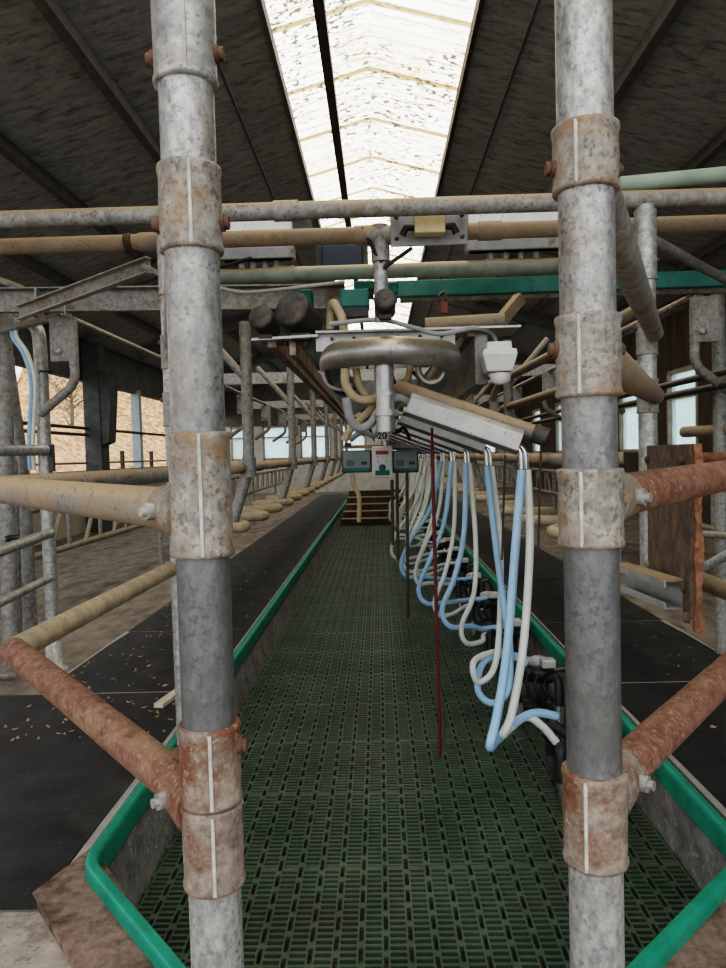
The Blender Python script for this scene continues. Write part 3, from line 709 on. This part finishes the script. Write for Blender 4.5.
# ------------------------------------------------------------------ central machinery
YM = 3.45
def machinery():
    # hanger pipe
    t = thing('hanger_pipe', 'vertical grey hanger pipe with tee under the brown cross pipe', 'pipe', P(386, 300, 3.3))
    MB().tube([P(380, 235, 3.25), P(382, 322, 3.27)], .032, 18).build('tube', 'galv', t)
    MB().tube([P(379, 226, 3.25), P(381, 262, 3.25)], .041, 18).build('tee', 'galv_dusty', t)
    MB().tube([P(365, 236, 3.25), P(394, 235, 3.25)], .043, 18).build('tee_sleeve', 'galv_dusty', t)
    # mounting shelf plates
    a, b = P(316, 333, YM), P(520, 327, YM)
    t = thing('mounting_plate', 'long aluminium mounting plate above the steel loop pipe', 'plate', (a+b)/2)
    MB().bar(a+V((0, .1, 0)), b+V((0, .1, 0)), .26, .01).build('shelf', 'aluminium', t)
    MB().bar(P(316, 342, YM+.02), P(455, 338, YM+.02), .008, .09).build('upstand', 'aluminium', t)
    for k in range(6):
        p = P(332+k*22, 339-.6*k, YM+.012); MB().lathe(p, [(.009, 0), (.009, .008)], 8, (0, -1, 0)).build('bolt', 'dark_steel', t)
    a, b = P(252, 340, YM), P(318, 336, YM)
    t = thing('motor_shelf', 'thin metal shelf under the two dark motors', 'shelf', (a+b)/2)
    MB().bar(a+V((0, .08, 0)), b+V((0, .08, 0)), .2, .012).build('tray', 'aluminium', t)
    for px in (264, 285, 306): MB().cyl(P(px, 346, YM+.05), P(px, 339, YM+.05), .014, 8).build('bolt', 'dark_steel', t)
    # dark motors
    def motor(px, py, r, L_, lab, ex=.05, Ym=YM-.06):
        c = P(px, py, Ym); d = V((ex, 1, -.42)).normalized()
        t = thing('motor', lab, 'motor', c+V((0, .1, -r)))
        MB().lathe(c, [(r*.5, -.006), (r*.93, -.004), (r, .006), (r*1.0, .02), (r*.95, .024), (r*.95, L_), (r*.7, L_+.01)], 28, d).build('body', 'dark_motor', t)
        MB().lathe(c-d*.008, [(r*.18, 0), (r*.16, .006)], 12, d).build('cap', 'dark_steel', t)
        MB().box(c+d*L_*.6-V((0, 0, r*1.0)), (r*1.1, L_*.5, r*.35)).build('foot', 'dark_steel', t)
    motor(260, 316, .059, .13, 'smaller dark cylindrical motor at left on the thin shelf', .22)
    motor(291, 308, .086, .17, 'larger dark cylindrical motor on the thin shelf', .42)
    motor(385, 298, .048, .10, 'small dark cylinder below the hanger pipe', .0, 3.12)
    # teal boxes
    for px0, px1, py0, py1, Y, lab, n in ((341, 369, 289, 317, YM, 'square teal control box with dark base left of the hanger pipe', 1), (299, 312, 290, 318, YM+.25, 'small teal box behind the larger motor', 0), (354, 374, 281, 296, YM+.3, 'teal box half hidden behind the square teal control box', 0), (376, 398, 283, 300, YM+.2, 'teal box right behind the hanger pipe', 0)):
        a = P(px0, py1, Y); b = P(px1, py0, Y)
        t = thing('control_box', lab, 'box', ((a.x+b.x)/2, Y, a.z))
        MB().span((a.x, Y-.02, a.z+(b.z-a.z)*.33), (b.x, Y+.1, b.z)).build('cover', 'teal', t, bevel=.008)
        MB().span((a.x+.004, Y-.012, a.z), (b.x-.004, Y+.1, a.z+(b.z-a.z)*.33)).build('base', 'dark_steel', t)
    # tan arch hose next to the teal box
    MB().tube(spline([P(344, 330, YM), P(342, 318, YM-.02), P(336, 306, YM), P(333, 304, YM+.04), P(331, 312, YM+.08), P(330, 330, YM+.08)], 6), .022, 12).build('bent_hose', 'hose_tan', None, 'tan hose bent in a tight arch beside the square teal box', 'hose')
    # dark box stands in for the unlit gap between the cross pipes
    a = P(322, 266, 3.9); b = P(362, 244, 3.9); t = thing('dark_gap_box', 'dark blue box standing in for the shaded gap between the cross pipes left of the hanger pipe', 'box', ((a.x+b.x)/2, 3.9, a.z))
    MB().span((a.x, 3.9, a.z), (b.x, 4.0, b.z)).build('housing', 'gap_navy', t, bevel=.005); MB().span((a.x-.03, 3.93, a.z-.01), (b.x+.03, 4.02, b.z+.03)).build('backing_plate', 'dark_steel', t)
    # horseshoe stainless loop
    t = thing('loop_pipe', 'big stainless loop pipe with outlet below, over the middle of the pit', 'pipe', P(388, 365, YM-.2))
    Yf = YM-.30; z = zpx(388, 350, Yf)
    xl, xr = P(329, 350, Yf+.1).x, P(451, 350, Yf+.1).x
    zL = P(325, 352, Yf).z; zR = P(452, 349, Yf).z
    pts = [(xl+.10, Yf+.42, zL-.22), (xl+.05, Yf+.36, zL-.13), (xl+.005, Yf+.26, zL-.035), (xl+.035, Yf+.13, zL), (xl+.16, Yf+.035, zL), ((xl+xr)/2, Yf, z), (xr-.16, Yf+.035, zR), (xr-.035, Yf+.13, zR), (xr-.0, Yf+.25, zR-.02), (xr-.03, Yf+.33, zR-.07), (xr-.09, Yf+.38, zR-.14)]
    MB().tube(spline(pts, 8), .060, 24).build('tube', 'stainless', t)
    p0 = P(384, 356, Yf+.05); MB().tube([p0, P(386, 432, Yf+.05)], .041, 20).build('outlet', 'stainless', t)
    MB().tube([P(386, 410, Yf+.05), P(386, 416, Yf+.05)], .055, 20).build('clamp_ring', 'stainless', t)
    MB().tube([P(386, 392, Yf+.05), P(386, 396, Yf+.05)], .046, 20).build('clamp_ring', 'stainless', t)
    # open half-round collar right of it
    q = MB(); q.tube([P(431+13*math.cos(t_), 368+15*math.sin(t_), 3.4) for t_ in [(.0+.2*k) for k in range(17)]], .016, 10); q.build('pipe_collar', 'stainless', None, 'open curved steel collar below the right end of the loop pipe', 'collar')
    # white lamp / jar
    c = P(498, 372, 3.38)
    t = thing('bulkhead_lamp', 'white square plastic bulkhead lamp at the end of the dusty channel', 'lamp', c)
    z1 = P(498, 343, 3.38).z
    vs = []
    for h, w in ((z1, .055), (z1-.035, .058), (z1-.036, .075), (z1-.06, .078), (z1-.135, .058)): vs += [(c.x+i*w, 3.38+j*w, h) for i, j in ((-1, -1), (1, -1), (1, 1), (-1, 1))]
    fs = [(0, 1, 2, 3)] + [(i*4+j, i*4+(j+1) % 4, i*4+4+(j+1) % 4, i*4+4+j) for i in range(4) for j in range(4)] + [(19, 18, 17, 16)]
    MB().add(vs, fs).build('housing', 'white_plastic', t, bevel=.006)
    MB().lathe((c.x+.01, 3.38, z1-.14), [(.02, -.05), (.045, -.035), (.05, 0)], 20).build('globe', 'white_dirty', t)
    MB().tube(spline([P(497, 346, 3.53), P(492, 334, 3.5), P(475, 328, 3.42), P(440, 334, 3.35), P(415, 328, 3.3), P(380, 320, 3.3), P(330, 324, 3.3)], 7), .011, 8).build('power_cable', 'hose_grey', None, 'grey cable running along the mounting plate to the white lamp', 'cable')
    # rusty channel rails along the pit
    MB().bar((.50, 3.5, zc(.455)), (.50, 20, zc(.455)), .06, .27).build('carrier_rail', 'galv_dusty', None, 'dusty grey channel running down the right side over the pit', 'rail')
    MB().bar((.452, 3.49, zc(.572)), (.452, 20, zc(.572)), .034, .05).build('carrier_rail', 'dusty_pipe', None, 'tan dusty strip along the upper edge of the grey channel over the pit', 'rail')
    for x, z, w, lab in ((-.50, .56, .045, 'brown steel rail running down the left side over the pit'), (-.40, .52, .03, 'thinner brown rail beside the left rail over the pit')):
        MB().bar((x, 3.5, zc(z)), (x, 20, zc(z)), w, .07).build('carrier_rail', 'galv_rust', None, lab, 'rail')
    # milk line running away
    for x, z, r, m, lab in ((.10, .30, .045, 'stainless', 'stainless milk line running down the middle over the pit'), (.02, .42, .035, 'hose_grey', 'grey vacuum line above the stainless milk line'), (-.12, .36, .025, 'dusty_pipe', 'thin tan line left of the stainless milk line')):
        pipe('milk_line', [(x, 3.6, zc(z)), (x, 20, zc(z))], r, m, lab)
    # hoses hanging under the loop
    hs = [([(345, 368), (346, 385), (356, 398), (372, 400), (382, 392)], 3.25, .020, 'hose_tan', 'tan hose looping under the left end of the loop pipe'),
          ([(356, 368), (359, 384), (366, 396), (368, 404)], 3.3, .017, 'hose_tan', 'second tan hose just right of the looping tan hose'),
          ([(381, 395), (370, 410), (352, 428), (344, 440)], 3.35, .018, 'hose_tan', 'tan hose slanting down left to the left display'),
          ([(346, 398), (350, 418), (358, 428), (370, 424), (384, 405), (398, 398), (410, 404)], 3.2, .020, 'hose_grey', 'grey hose hanging in a loop and rising to the first aluminium arm'),
          ([(322, 372), (328, 385), (342, 390), (352, 385)], 3.3, .008, 'hose_grey', 'thin grey cable bundle below the left end of the loop pipe'),
          ([(326, 370), (333, 388), (344, 394), (354, 388)], 3.32, .008, 'ink', 'thin black cable below the left end of the loop pipe')]
    for pts, Y, r, m, lab in hs:
        MB().tube(spline([P(px, py, Y+.02*i) for i, (px, py) in enumerate(pts)], 7), r, 12).build('bent_hose', m, None, lab, 'hose')
    for k, (pts, Y, m, lab) in enumerate((([(392, 376), (396, 386), (405, 380), (412, 372), (420, 380), (424, 390)], 3.6, 'ink', 'thin black cable looping right of the steel outlet pipe'),
            ([(388, 420), (396, 432), (404, 428), (410, 440)], 4.2, 'ink', 'short black cable dropping behind the number plate'),
            ([(412, 360), (408, 378), (404, 388)], 3.55, 'hose_tan', 'short tan rubber hose right of the steel outlet pipe'),
            ([(350, 440), (362, 432), (374, 436), (380, 428)], 4.4, 'hose_grey', 'grey hose sagging left of the number plate'),
            ([(330, 398), (345, 412), (360, 420), (376, 414)], 4.0, 'ink', 'black cable sagging across below the loop pipe'))):
        MB().tube(spline([P(px, py, Y+.03*i) for i, (px, py) in enumerate(pts)], 6), .010 if m == 'ink' else .017, 8).build('power_cable' if m == 'ink' else 'bent_hose', m, None, lab, 'cable' if m == 'ink' else 'hose')
    # red tag and crossing pipe under teal beam
    c = P(444, 308, 3.7)
    t = thing('valve', 'small red valve hanging below the teal beam', 'valve', P(444, 316, 3.7))
    MB().box(c, (.04, .03, .06)).build('body', 'red_tag', t, bevel=.008)
    MB().tube(spline([P(440, 302, 3.7), P(439, 296, 3.7), P(445, 292, 3.72), P(446, 300, 3.7)], 5), .007, 8).build('loop', 'dark_steel', t)
    MB().cyl(P(441, 314, 3.7), P(438, 328, 3.7), .012, 10).build('stem', 'dark_steel', t)
    pipe('link_pipe', [P(425, 324, 3.65), P(504, 319, 3.65)], .03, 'dusty_pipe', 'short dusty pipe under the teal beam right of the loop pipe')
    MB().bar(P(500, 322, 4.0), P(520, 298, 4.1), .05, .06).build('strut', 'dusty_pipe', None, 'short slanted strut from dusty pipe up to the teal beam', 'strut')
    # cables on the galvanised beam
    for k, (pts, lab) in enumerate((([(205, 284), (240, 292), (275, 290), (310, 286), (345, 282)], 'sagging grey cable in front of the left galvanised beam'), ([(196, 268), (225, 266), (238, 262), (252, 258)], 'short dark cable under the left white box'), ([(362, 228), (374, 250), (382, 262)], 'dark cable crossing the hanger pipe'), ([(412, 248), (392, 262), (384, 268)], 'dark cable slanting from switch box to the hanger pipe'))):
        MB().tube(spline([P(px, py, 3.22 if k > 1 else 3.5) for px, py in pts], 6), .009, 8).build('power_cable', 'hose_grey' if k == 0 else 'ink', None, lab, 'cable')
machinery()

# ------------------------------------------------------------------ swing arms, hoses, clusters
NA = 13
def arm():
    Y = 3.12; a = V((.16, Y, zc(.235))); b = V((.655, Y, zc(.055)))
    a = P(408, 403, 3.3); b = P(519, 441, 3.12)
    t = thing('swing_arm', 'aluminium covered swing arm nearest the camera, hoses at its end', 'arm', (a+b)/2 - V((0, 0, .06)), 'swing arms over the pit')
    d = (b-a).normalized(); n = V((0, -1, 0)); u = d.cross(V((0, 1, 0))); u = u if u.z > 0 else -u
    # folded cover: sloped top, front face, lip
    prof = [(-.05, .052), (.03, .05), (.052, .028), (.058, -.046), (.05, -.054), (-.05, -.05)]
    vs = [p + n*q[0] + u*q[1] for p in (a, b) for q in prof]; k = len(prof)
    fs = [list(range(k)), [k+i for i in range(k)]] + [(i, (i+1) % k, k+(i+1) % k, k+i) for i in range(k)]
    MB().add(vs, fs).build('cover', 'aluminium', t, bevel=.003)
    MB().bar(a+n*.05-u*.060, b+n*.05-u*.060, .03, .012).build('rubber_edge', 'black_rubber_and_void', t)
    off = V((0, .10, .065))
    e = b + off + d*.10
    MB().tube([a+off-d*.05, e], .037, 18).build('pipe', 'dusty_pipe', t)
    MB().tube([e-d*.01, e+d*.055], .042, 18).build('end_cap', 'dark_motor', t)
    for s, m in ((0, 'steel_shell'), (1, 'steel_shell')):
        q = b + V((.0+.026*s, -.02+.035*s, -.03)); MB().tube(fillet([q-d*.09, q+d*.0, q+V((.006, 0, -.09))], .03, 5), .012, 10).build('nipple', m, t)
    return t, b + V((-.012, 0, -.025))
A0, BE = arm()
arms = [A0]
for k in range(1, NA): dup(A0, (0, 1.0*k, 0), 'aluminium covered swing arm, %s from the camera' % ORD[k], 'swing arms over the pit')
def cluster():
    x, y, z = .90, 3.22, .0
    t = thing('milking_cluster', 'black milking cluster with steel shells by the pit wall, nearest the camera', 'milking cluster', (x, y, z), 'milking clusters along the right pit wall')
    MB().lathe((x, y, .20), [(.03, 0), (.07, .01), (.09, .035), (.088, .08), (.065, .10)], 24).build('claw_bowl', 'black_rubber_and_void', t)
    MB().lathe((x, y, .298), [(.060, 0), (.066, .004), (.066, .03), (.035, .045), (.014, .05)], 24).build('claw_cap', 'alu_dirty', t)
    MB().lathe((x-.06, y-.02, .055), [(.06, 0), (.095, .01), (.095, .04), (.05, .06)], 20).build('foot_disc', 'black_rubber_and_void', t)
    for i, (dx, dy) in enumerate(((-.15, -.13), (.06, -.19), (-.13, .12), (.07, .15))):
        c = V((x+dx*.5, y+dy*.5, .24)); m_ = V((x+dx, y+dy, .27)); b_ = V((x+dx*1.05, y+dy*1.15, .19)); e_ = V((x+dx*.95, y+dy*1.3, .02))
        MB().tube(spline([c, m_, b_, b_*.6+e_*.4], 5), .025, 12).build('liner', 'black_rubber_and_void', t)
        MB().tube([b_*.65+e_*.35, e_], [.028, .024], 14).build('teat_shell', 'steel_shell' if i < 2 else 'dark_motor', t)
    for i in range(3):
        MB().tube(spline([(x-.04+.05*i, y-.05, .27), (x-.10+.05*i, y-.13, .25-.02*i), (x-.07+.06*i, y-.15, .12)], 6), .010, 8).build('pulse_tube', 'black_rubber_and_void', t)
    MB().box((x+.03, y-.10, .335), (.08, .07, .05)).build('connector', 'alu_dirty', t, bevel=.008)
    MB().tube([(x+.02, y, .25), (XR-.03, y+.02, .26)], .014, 8).build('hanger', 'dark_steel', t)
    return t
C0 = cluster()
for k in range(1, NA): dup(C0, (0, 1.0*k, 0), 'black milking cluster by the right pit wall, %s from the camera' % ORD[k], 'milking clusters along the right pit wall')
def hoses():
    for k in range(NA):
        dy = 1.0*k
        top = BE + V((.018, -.02+dy, -.10)); top2 = top + V((.030, .035, 0))
        cl = V((.89, 3.17+dy, .30)); lab = ORD[k]
        rnd = random.Random(k*5+1)
        if k == 0:
            A = [top, P(516, 540, 3.05), P(507, 650, 2.95), P(497, 715, 2.86), P(490, 746, 2.82), P(497, 740, 2.95), P(516, 722, 3.05), P(535, 713, 3.1), P(556, 716, 3.15)]
            B = [top2, P(530, 540, 3.1), P(524, 640, 3.0), P(512, 712, 2.95), P(503, 734, 2.92), P(510, 728, 3.02), P(526, 717, 3.08), P(542, 726, 3.1), P(556, 742, 3.12)]
        elif k == 1:
            A = [top, P(494, 530, 4.05), P(503, 600, 4.0), P(510, 645, 3.95), P(508, 690, 3.9), P(492, 703, 3.85), P(478, 690, 3.9), P(484, 662, 4.0), P(510, 655, 4.1), P(528, 660, 4.15)]
            B = [top2, P(500, 540, 4.1), P(500, 620, 4.05), P(494, 668, 3.95), P(478, 682, 3.9), P(473, 664, 3.9), P(484, 655, 4.0), P(505, 652, 4.1), P(526, 664, 4.12)]
        else:
            lx = (.40, .30, .22, .18)[min(k-2, 3)] + rnd.uniform(-.06, .08); lz = rnd.uniform(.32, .5); ly = 2.85+dy+rnd.uniform(-.15, .1)
            lx2 = lx + rnd.uniform(.05, .2); lz2 = lz - rnd.uniform(.05, .2)
            A = [top, top.lerp(V((lx, ly, lz)), .45)+V((.06, 0, 0)), V((lx+.09, ly, lz+.28)), V((lx, ly, lz+.06)), V((lx+.05, ly, lz-.06)), V((lx+.20, ly+.08, lz-.08)), V((.70, 3.1+dy, .30)), cl]
            B = [top2, top2.lerp(V((lx2, ly, lz2)), .45)+V((.07, 0, 0)), V((lx2+.10, ly, lz2+.30)), V((lx2+.01, ly, lz2+.07)), V((lx2+.04, ly, lz2-.05)), V((lx2+.16, ly+.08, lz2-.06)), V((.72, 3.13+dy, .25)), cl+V((0, 0, -.04))]
        MB().tube(spline(A, 9), .0185, 12).build('blue_hose' if k < 5 else 'milk_hose', 'hose_blue' if k < 5 else 'hose_white', None, ('pale blue hose' if k < 5 else 'left milky white hose') + ' hanging from the %s swing arm' % lab, 'hose', 'hoses below the swing arms')
        MB().tube(spline(B, 9), .0175, 12).build('milk_hose', 'hose_white', None, ('milky white hose' if k < 5 else 'right milky white hose')+' hanging from the %s swing arm' % lab, 'hose', 'hoses below the swing arms')
hoses()
# cords
Y = 3.3
MB().tube([P(432, 428, Y), P(432, 445, Y)], .006, 8).tube([P(432, 441, Y), P(436, 600, Y), P(440, 757, Y)], .0085, 10).build('pull_rope', 'rope_red', None, 'dark red pull rope hanging in front of the swing arms', 'rope')
MB().tube([P(436, 640, Y+.02), P(443, 720, Y), P(444, 752, Y)], .007, 8).build('rope_tail', 'rope_dark', None, 'frayed brown tail beside the lower end of the red rope', 'rope')
for px, y0, y1, lab in ((407, 470, 618, 'dark pull cord hanging below the right display'), (397, 470, 560, 'short dark cord left of the long dark pull cord'), (392, 480, 545, 'thin dark cord below the keypad')):
    MB().tube([P(px, y0, 6.4), P(px+1, y1, 6.4)], .014, 8).build('hanging_cord', 'rope_dark', None, lab, 'cord')
for px, y0, y1, lab in ((505, 455, 560, 'thin dark cord between the first two hose pairs'), (541, 445, 555, 'thin dark cord below the pipe end of the first arm')):
    MB().tube([P(px, y0, 3.9), P(px-3, y1, 3.9)], .006, 6).build('hanging_cord', 'rope_dark', None, lab, 'cord')
# pale block behind right post
c = P(556, 682, 3.6)
MB().box((XR-.03, c.y, .285), (.02, .09, .07)).build('kerb_tag', 'wood_pale', None, 'small pale block fixed to the right green rail beside the right post', 'block')

# ------------------------------------------------------------------ control unit
def control():
    Y = 6.5; s = Y/F
    def disp(px0, px1, lab):
        a = P(px0, 473, Y); b = P(px1, 450, Y); c = (a+b)/2; w = b.x-a.x; h = b.z-a.z
        t = thing('display_unit', lab, 'display', (c.x, Y, a.z))
        MB().box(c, (w, .08, h)).build('case', 'dark_motor', t, bevel=.012)
        MB().box(c+V((0, -.042, .016)), (w*.88, .006, h*.74)).build('screen', 'screen', t)
        MB().box(c+V((0, -.046, -h*.37)), (w*.84, .004, h*.14)).build('label_strip', 'teal', t)
        q = MB()
        for k in range(4): q.box(c+V((-w*.30+k*.016, -.047, -.01-.005*(k % 2))), (.009, .003, .05))
        q.box(c+V((w*.25, -.047, -.015)), (.05, .003, .028))
        q.build('screen_marks', 'screen_mark', t)
    disp(342, 371.5, 'dark display box left of the white keypad')
    disp(392.5, 418, 'dark display box right of the white keypad')
    a = P(372.5, 478, Y-.05); b = P(392, 446, Y-.05); c = (a+b)/2; w = b.x-a.x; h = b.z-a.z; y = c.y
    t = thing('keypad_unit', 'white milking control keypad with red digits, under the number plate 20', 'keypad', (c.x, y, a.z))
    MB().box(c, (w, .09, h)).build('case', 'white_plastic', t, bevel=.012)
    MB().box(c+V((0, -.047, h*.30)), (w*.62, .006, h*.12)).build('led_display', 'red_led', t)
    def text(s_, size, pos, m, parent, name):
        cu = bpy.data.curves.new('t', 'FONT'); cu.body = s_; cu.size = size; cu.align_x = 'CENTER'; cu.align_y = 'CENTER'; cu.extrude = .001; cu.offset = size*.018
        o = bpy.data.objects.new('t', cu); COL.objects.link(o)
        dg = bpy.context.evaluated_depsgraph_get(); me = bpy.data.meshes.new_from_object(o.evaluated_get(dg))
        bpy.data.objects.remove(o)
        me.transform(Matrix.Translation(V(pos)-V(parent['_w'])) @ Matrix.Rotation(PI/2, 4, 'X'))
        me.materials.clear(); me.materials.append(MATS[m])
        ob = bpy.data.objects.new(name, me); COL.objects.link(ob); ob.parent = parent; return ob
    for k in range(3): MB().box(c+V(((k-1)*w*.22, -.046, h*.17)), (.012, .006, .010)).build('key', 'key_blue' if k else 'red_led', t)
    for k in range(2): MB().lathe(c+V(((k-.5)*w*.4, -.044, h*.02)), [(.014, 0), (.014, .008)], 14, (0, -1, 0)).build('key', 'key_blue', t)
    MB().lathe(c+V((0, -.044, -h*.18)), [(.032, 0), (.030, .010)], 20, (0, -1, 0)).build('round_key', 'teal', t)
    MB().box(c+V((0, -.045, -h*.34)), (w*.7, .006, h*.16)).build('lower_panel', 'teal', t)
    # number plate
    a = P(375, 440.5, Y-.05); b = P(389, 431.5, Y-.05); c = (a+b)/2
    t = thing('number_plate', 'small pale plate reading 20 above the white keypad', 'sign', (c.x, c.y, a.z))
    MB().box(c, (b.x-a.x, .012, b.z-a.z)).build('plate', 'white_plastic', t)
    text('20', .085, c+V((0, -.0075, 0)), 'ink', t, 'digits')
    # support bar behind
    MB().bar(P(342, 447, Y+.06), P(420, 446, Y+.06), .03, .03).build('support_bar', 'dusty_pipe', None, 'thin tan bar carrying the displays and keypad', 'bar')
    MB().cyl(P(386, 447, Y+.07), P(386, 408, Y+.07), .03, 12).build('support_pole', 'stainless', None, 'pole holding the displays from the milk line', 'pole')
    # hose drooping at left display
    MB().tube(spline([P(352, 474, Y), P(354, 486, Y), P(359, 497, Y), P(359, 522, Y)], 5), .02, 8).build('bent_hose', 'hose_tan', None, 'tan hose drooping below the left display', 'hose')
    MB().box(P(348, 445, Y-.03), (.06, .05, .035)).build('sensor', 'black_rubber_and_void', None, 'small black knob on top of the left display', 'knob')
control()

# ------------------------------------------------------------------ steel columns, wires, outdoors
def outside():
    x = -5.25; Y = 13.6
    t = thing('frame_column', 'dark haunched frame column against the open left side', 'column', (x, Y, ZP))
    MB().span((x-.20, Y-.2, ZP), (x+.10, Y+.2, zc(2.2))).build('shaft', 'dark_column', t)
    MB().add([(x+.10, Y-.18, zc(.30)), (x+.24, Y-.18, zc(.36)), (x+.34, Y-.18, zc(1.6)), (x+.10, Y-.18, zc(1.7)), (x+.10, Y+.18, zc(.30)), (x+.24, Y+.18, zc(.36)), (x+.34, Y+.18, zc(1.6)), (x+.10, Y+.18, zc(1.7))], [(0,1,2,3), (7,6,5,4), (0,4,5,1), (1,5,6,2), (2,6,7,3), (3,7,4,0)]).build('haunch', 'dark_column', t)
    for Y2, lab in ((9.0, 'dark frame column near the left edge of the opening'), (19, 'dark frame column further down the left side')):
        dup(t, (0, Y2-13.6, 0), lab)
    for k, (px, Y3, lab) in enumerate(((138, 16.6, 'pale blue grey slim post in the left opening'), (24, 10.8, 'pale blue grey slim post at the far left behind the gate'))):
        p = P(px, 430, Y3); MB().span((-5.62, Y3-.09, zc(-.16)), (-5.44, Y3+.09, zc(1.6))).build('slim_post', 'blue_column', None, lab, 'post')
    pipe('side_wire', [(-5.4, 10.5, zc(.62)), (-5.4, 25, zc(.62))], .03, 'dark_steel', 'dark bar stretched across the open left side', 'bar', None, 8)
    pipe('side_wire', [(-5.4, 9.2, zc(.50)), (-5.4, 13.4, zc(.50))], .03, 'dark_steel', 'lower short dark bar on the open left side', 'bar', None, 8)
    pipe('side_wire', [(-5.45, 3, zc(-.02)), (-5.45, 25, zc(-.02))], .02, 'galv_dusty', 'thin pale wire rail on top of the low left wall', 'rail', None, 8)
    for Y4 in (15.6, 17.6): MB().span((-5.58, Y4-.04, zc(-.165)), (-5.51, Y4+.04, zc(.22))).build('short_stake', 'dark_steel', None, 'short dark stake on the low left wall, %s one' % ('near' if Y4 < 16 else 'far'), 'stake')
    # leafy bank
    vs = []; fs = []; nx, ny = 20, 60; rr = random.Random(3)
    for j in range(ny+1):
        for i in range(nx+1):
            x = -11 - i*.8; y = -5 + j*1.4; h = -.2 + 5.2*(1-math.exp(-i*.16)) - max(0, (20-y))*.03*i/4 + rr.uniform(-.35, .35); ss = min(1, max(0, (y-46)/14)); ss = ss*ss*(3-2*ss); vs.append((x, y, max(-.1, h*(1.0+1.0*ss))))
    for j in range(ny):
        for i in range(nx): fs.append((j*(nx+1)+i, j*(nx+1)+i+1, (j+1)*(nx+1)+i+1, (j+1)*(nx+1)+i))
    MB().add(vs, fs, True).build('leafy_bank', 'bank_leaf', kind='structure')
    def tree(x, y, z, h, lab, seed):
        r = random.Random(seed); t = thing('bare_tree', lab, 'tree', (x, y, z), 'bare trees on the bank')
        q = MB(); q.tube([(x, y, z), (x+.1, y, z+h*.3), (x, y+.1, z+h)], [.14, .10, .02], 8); q.build('trunk', 'bark', t)
        b = MB()
        for k in range(46):
            z0 = z+h*r.uniform(.15, .95); a = r.random()*2*PI; l = h*r.uniform(.12, .4); p = V((x, y, z0)); e = p+V((math.cos(a)*l*.8, math.sin(a)*l*.8, l*r.uniform(.3, .9)))
            m_ = p.lerp(e, .5)+V((0, 0, -.05*l)); b.tube([p, m_, e], [.035, .022, .006], 5)
            for s in range(4):
                c = m_.lerp(e, r.random()); d = V((r.uniform(-1, 1), r.uniform(-1, 1), r.uniform(0, 1)))*l*.35; b.tube([c, c+d], [.012, .004], 4)
        b.build('branches', 'bark', t)
    tree(-14.5, 27, 1.2, 6.5, 'bare leafless tree on the bank outside, seen left of the dark column', 1)
    tree(-17, 24, 1.5, 6, 'bare leafless tree on the bank outside, further left', 2)
    tree(-17, 40, 2.5, 6, 'bare leafless tree on the bank outside, right of the dark column', 4)
outside()
# diagonal wind-brace wires on the ceiling
for a, b, lab in ((P(726, 10, 6.2), P(455, 182, 11.5), 'thin wire under the right roof slope'), (P(0, 22, 6.2), P(310, 196, 12.5), 'thin wire under the left roof slope')):
    MB().tube([a, b], .012, 6).build('roof_wire', 'dark_steel', None, lab, 'wire')

# ------------------------------------------------------------------ light
w = bpy.data.worlds.new('world'); SC.world = w; w.use_nodes = True
nt = w.node_tree; bg = nt.nodes['Background']
tc = nt.nodes.new('ShaderNodeTexCoord'); s = nt.nodes.new('ShaderNodeSeparateXYZ'); nt.links.new(tc.outputs['Generated'], s.inputs[0])
r = nt.nodes.new('ShaderNodeValToRGB'); r.color_ramp.elements[0].position = .0; r.color_ramp.elements[0].color = (.80, .84, .88, 1); r.color_ramp.elements[1].position = .7; r.color_ramp.elements[1].color = (1, 1, 1, 1)
nt.links.new(s.outputs[2], r.inputs[0]); nt.links.new(r.outputs[0], bg.inputs[0]); bg.inputs[1].default_value = 1.3
SC.view_settings.view_transform = 'Filmic'
SC.view_settings.look = 'High Contrast'
SC.view_settings.exposure = 0.78
SC.view_settings.gamma = 1.0
for o in bpy.data.objects:
    if '_w' in o: del o['_w']
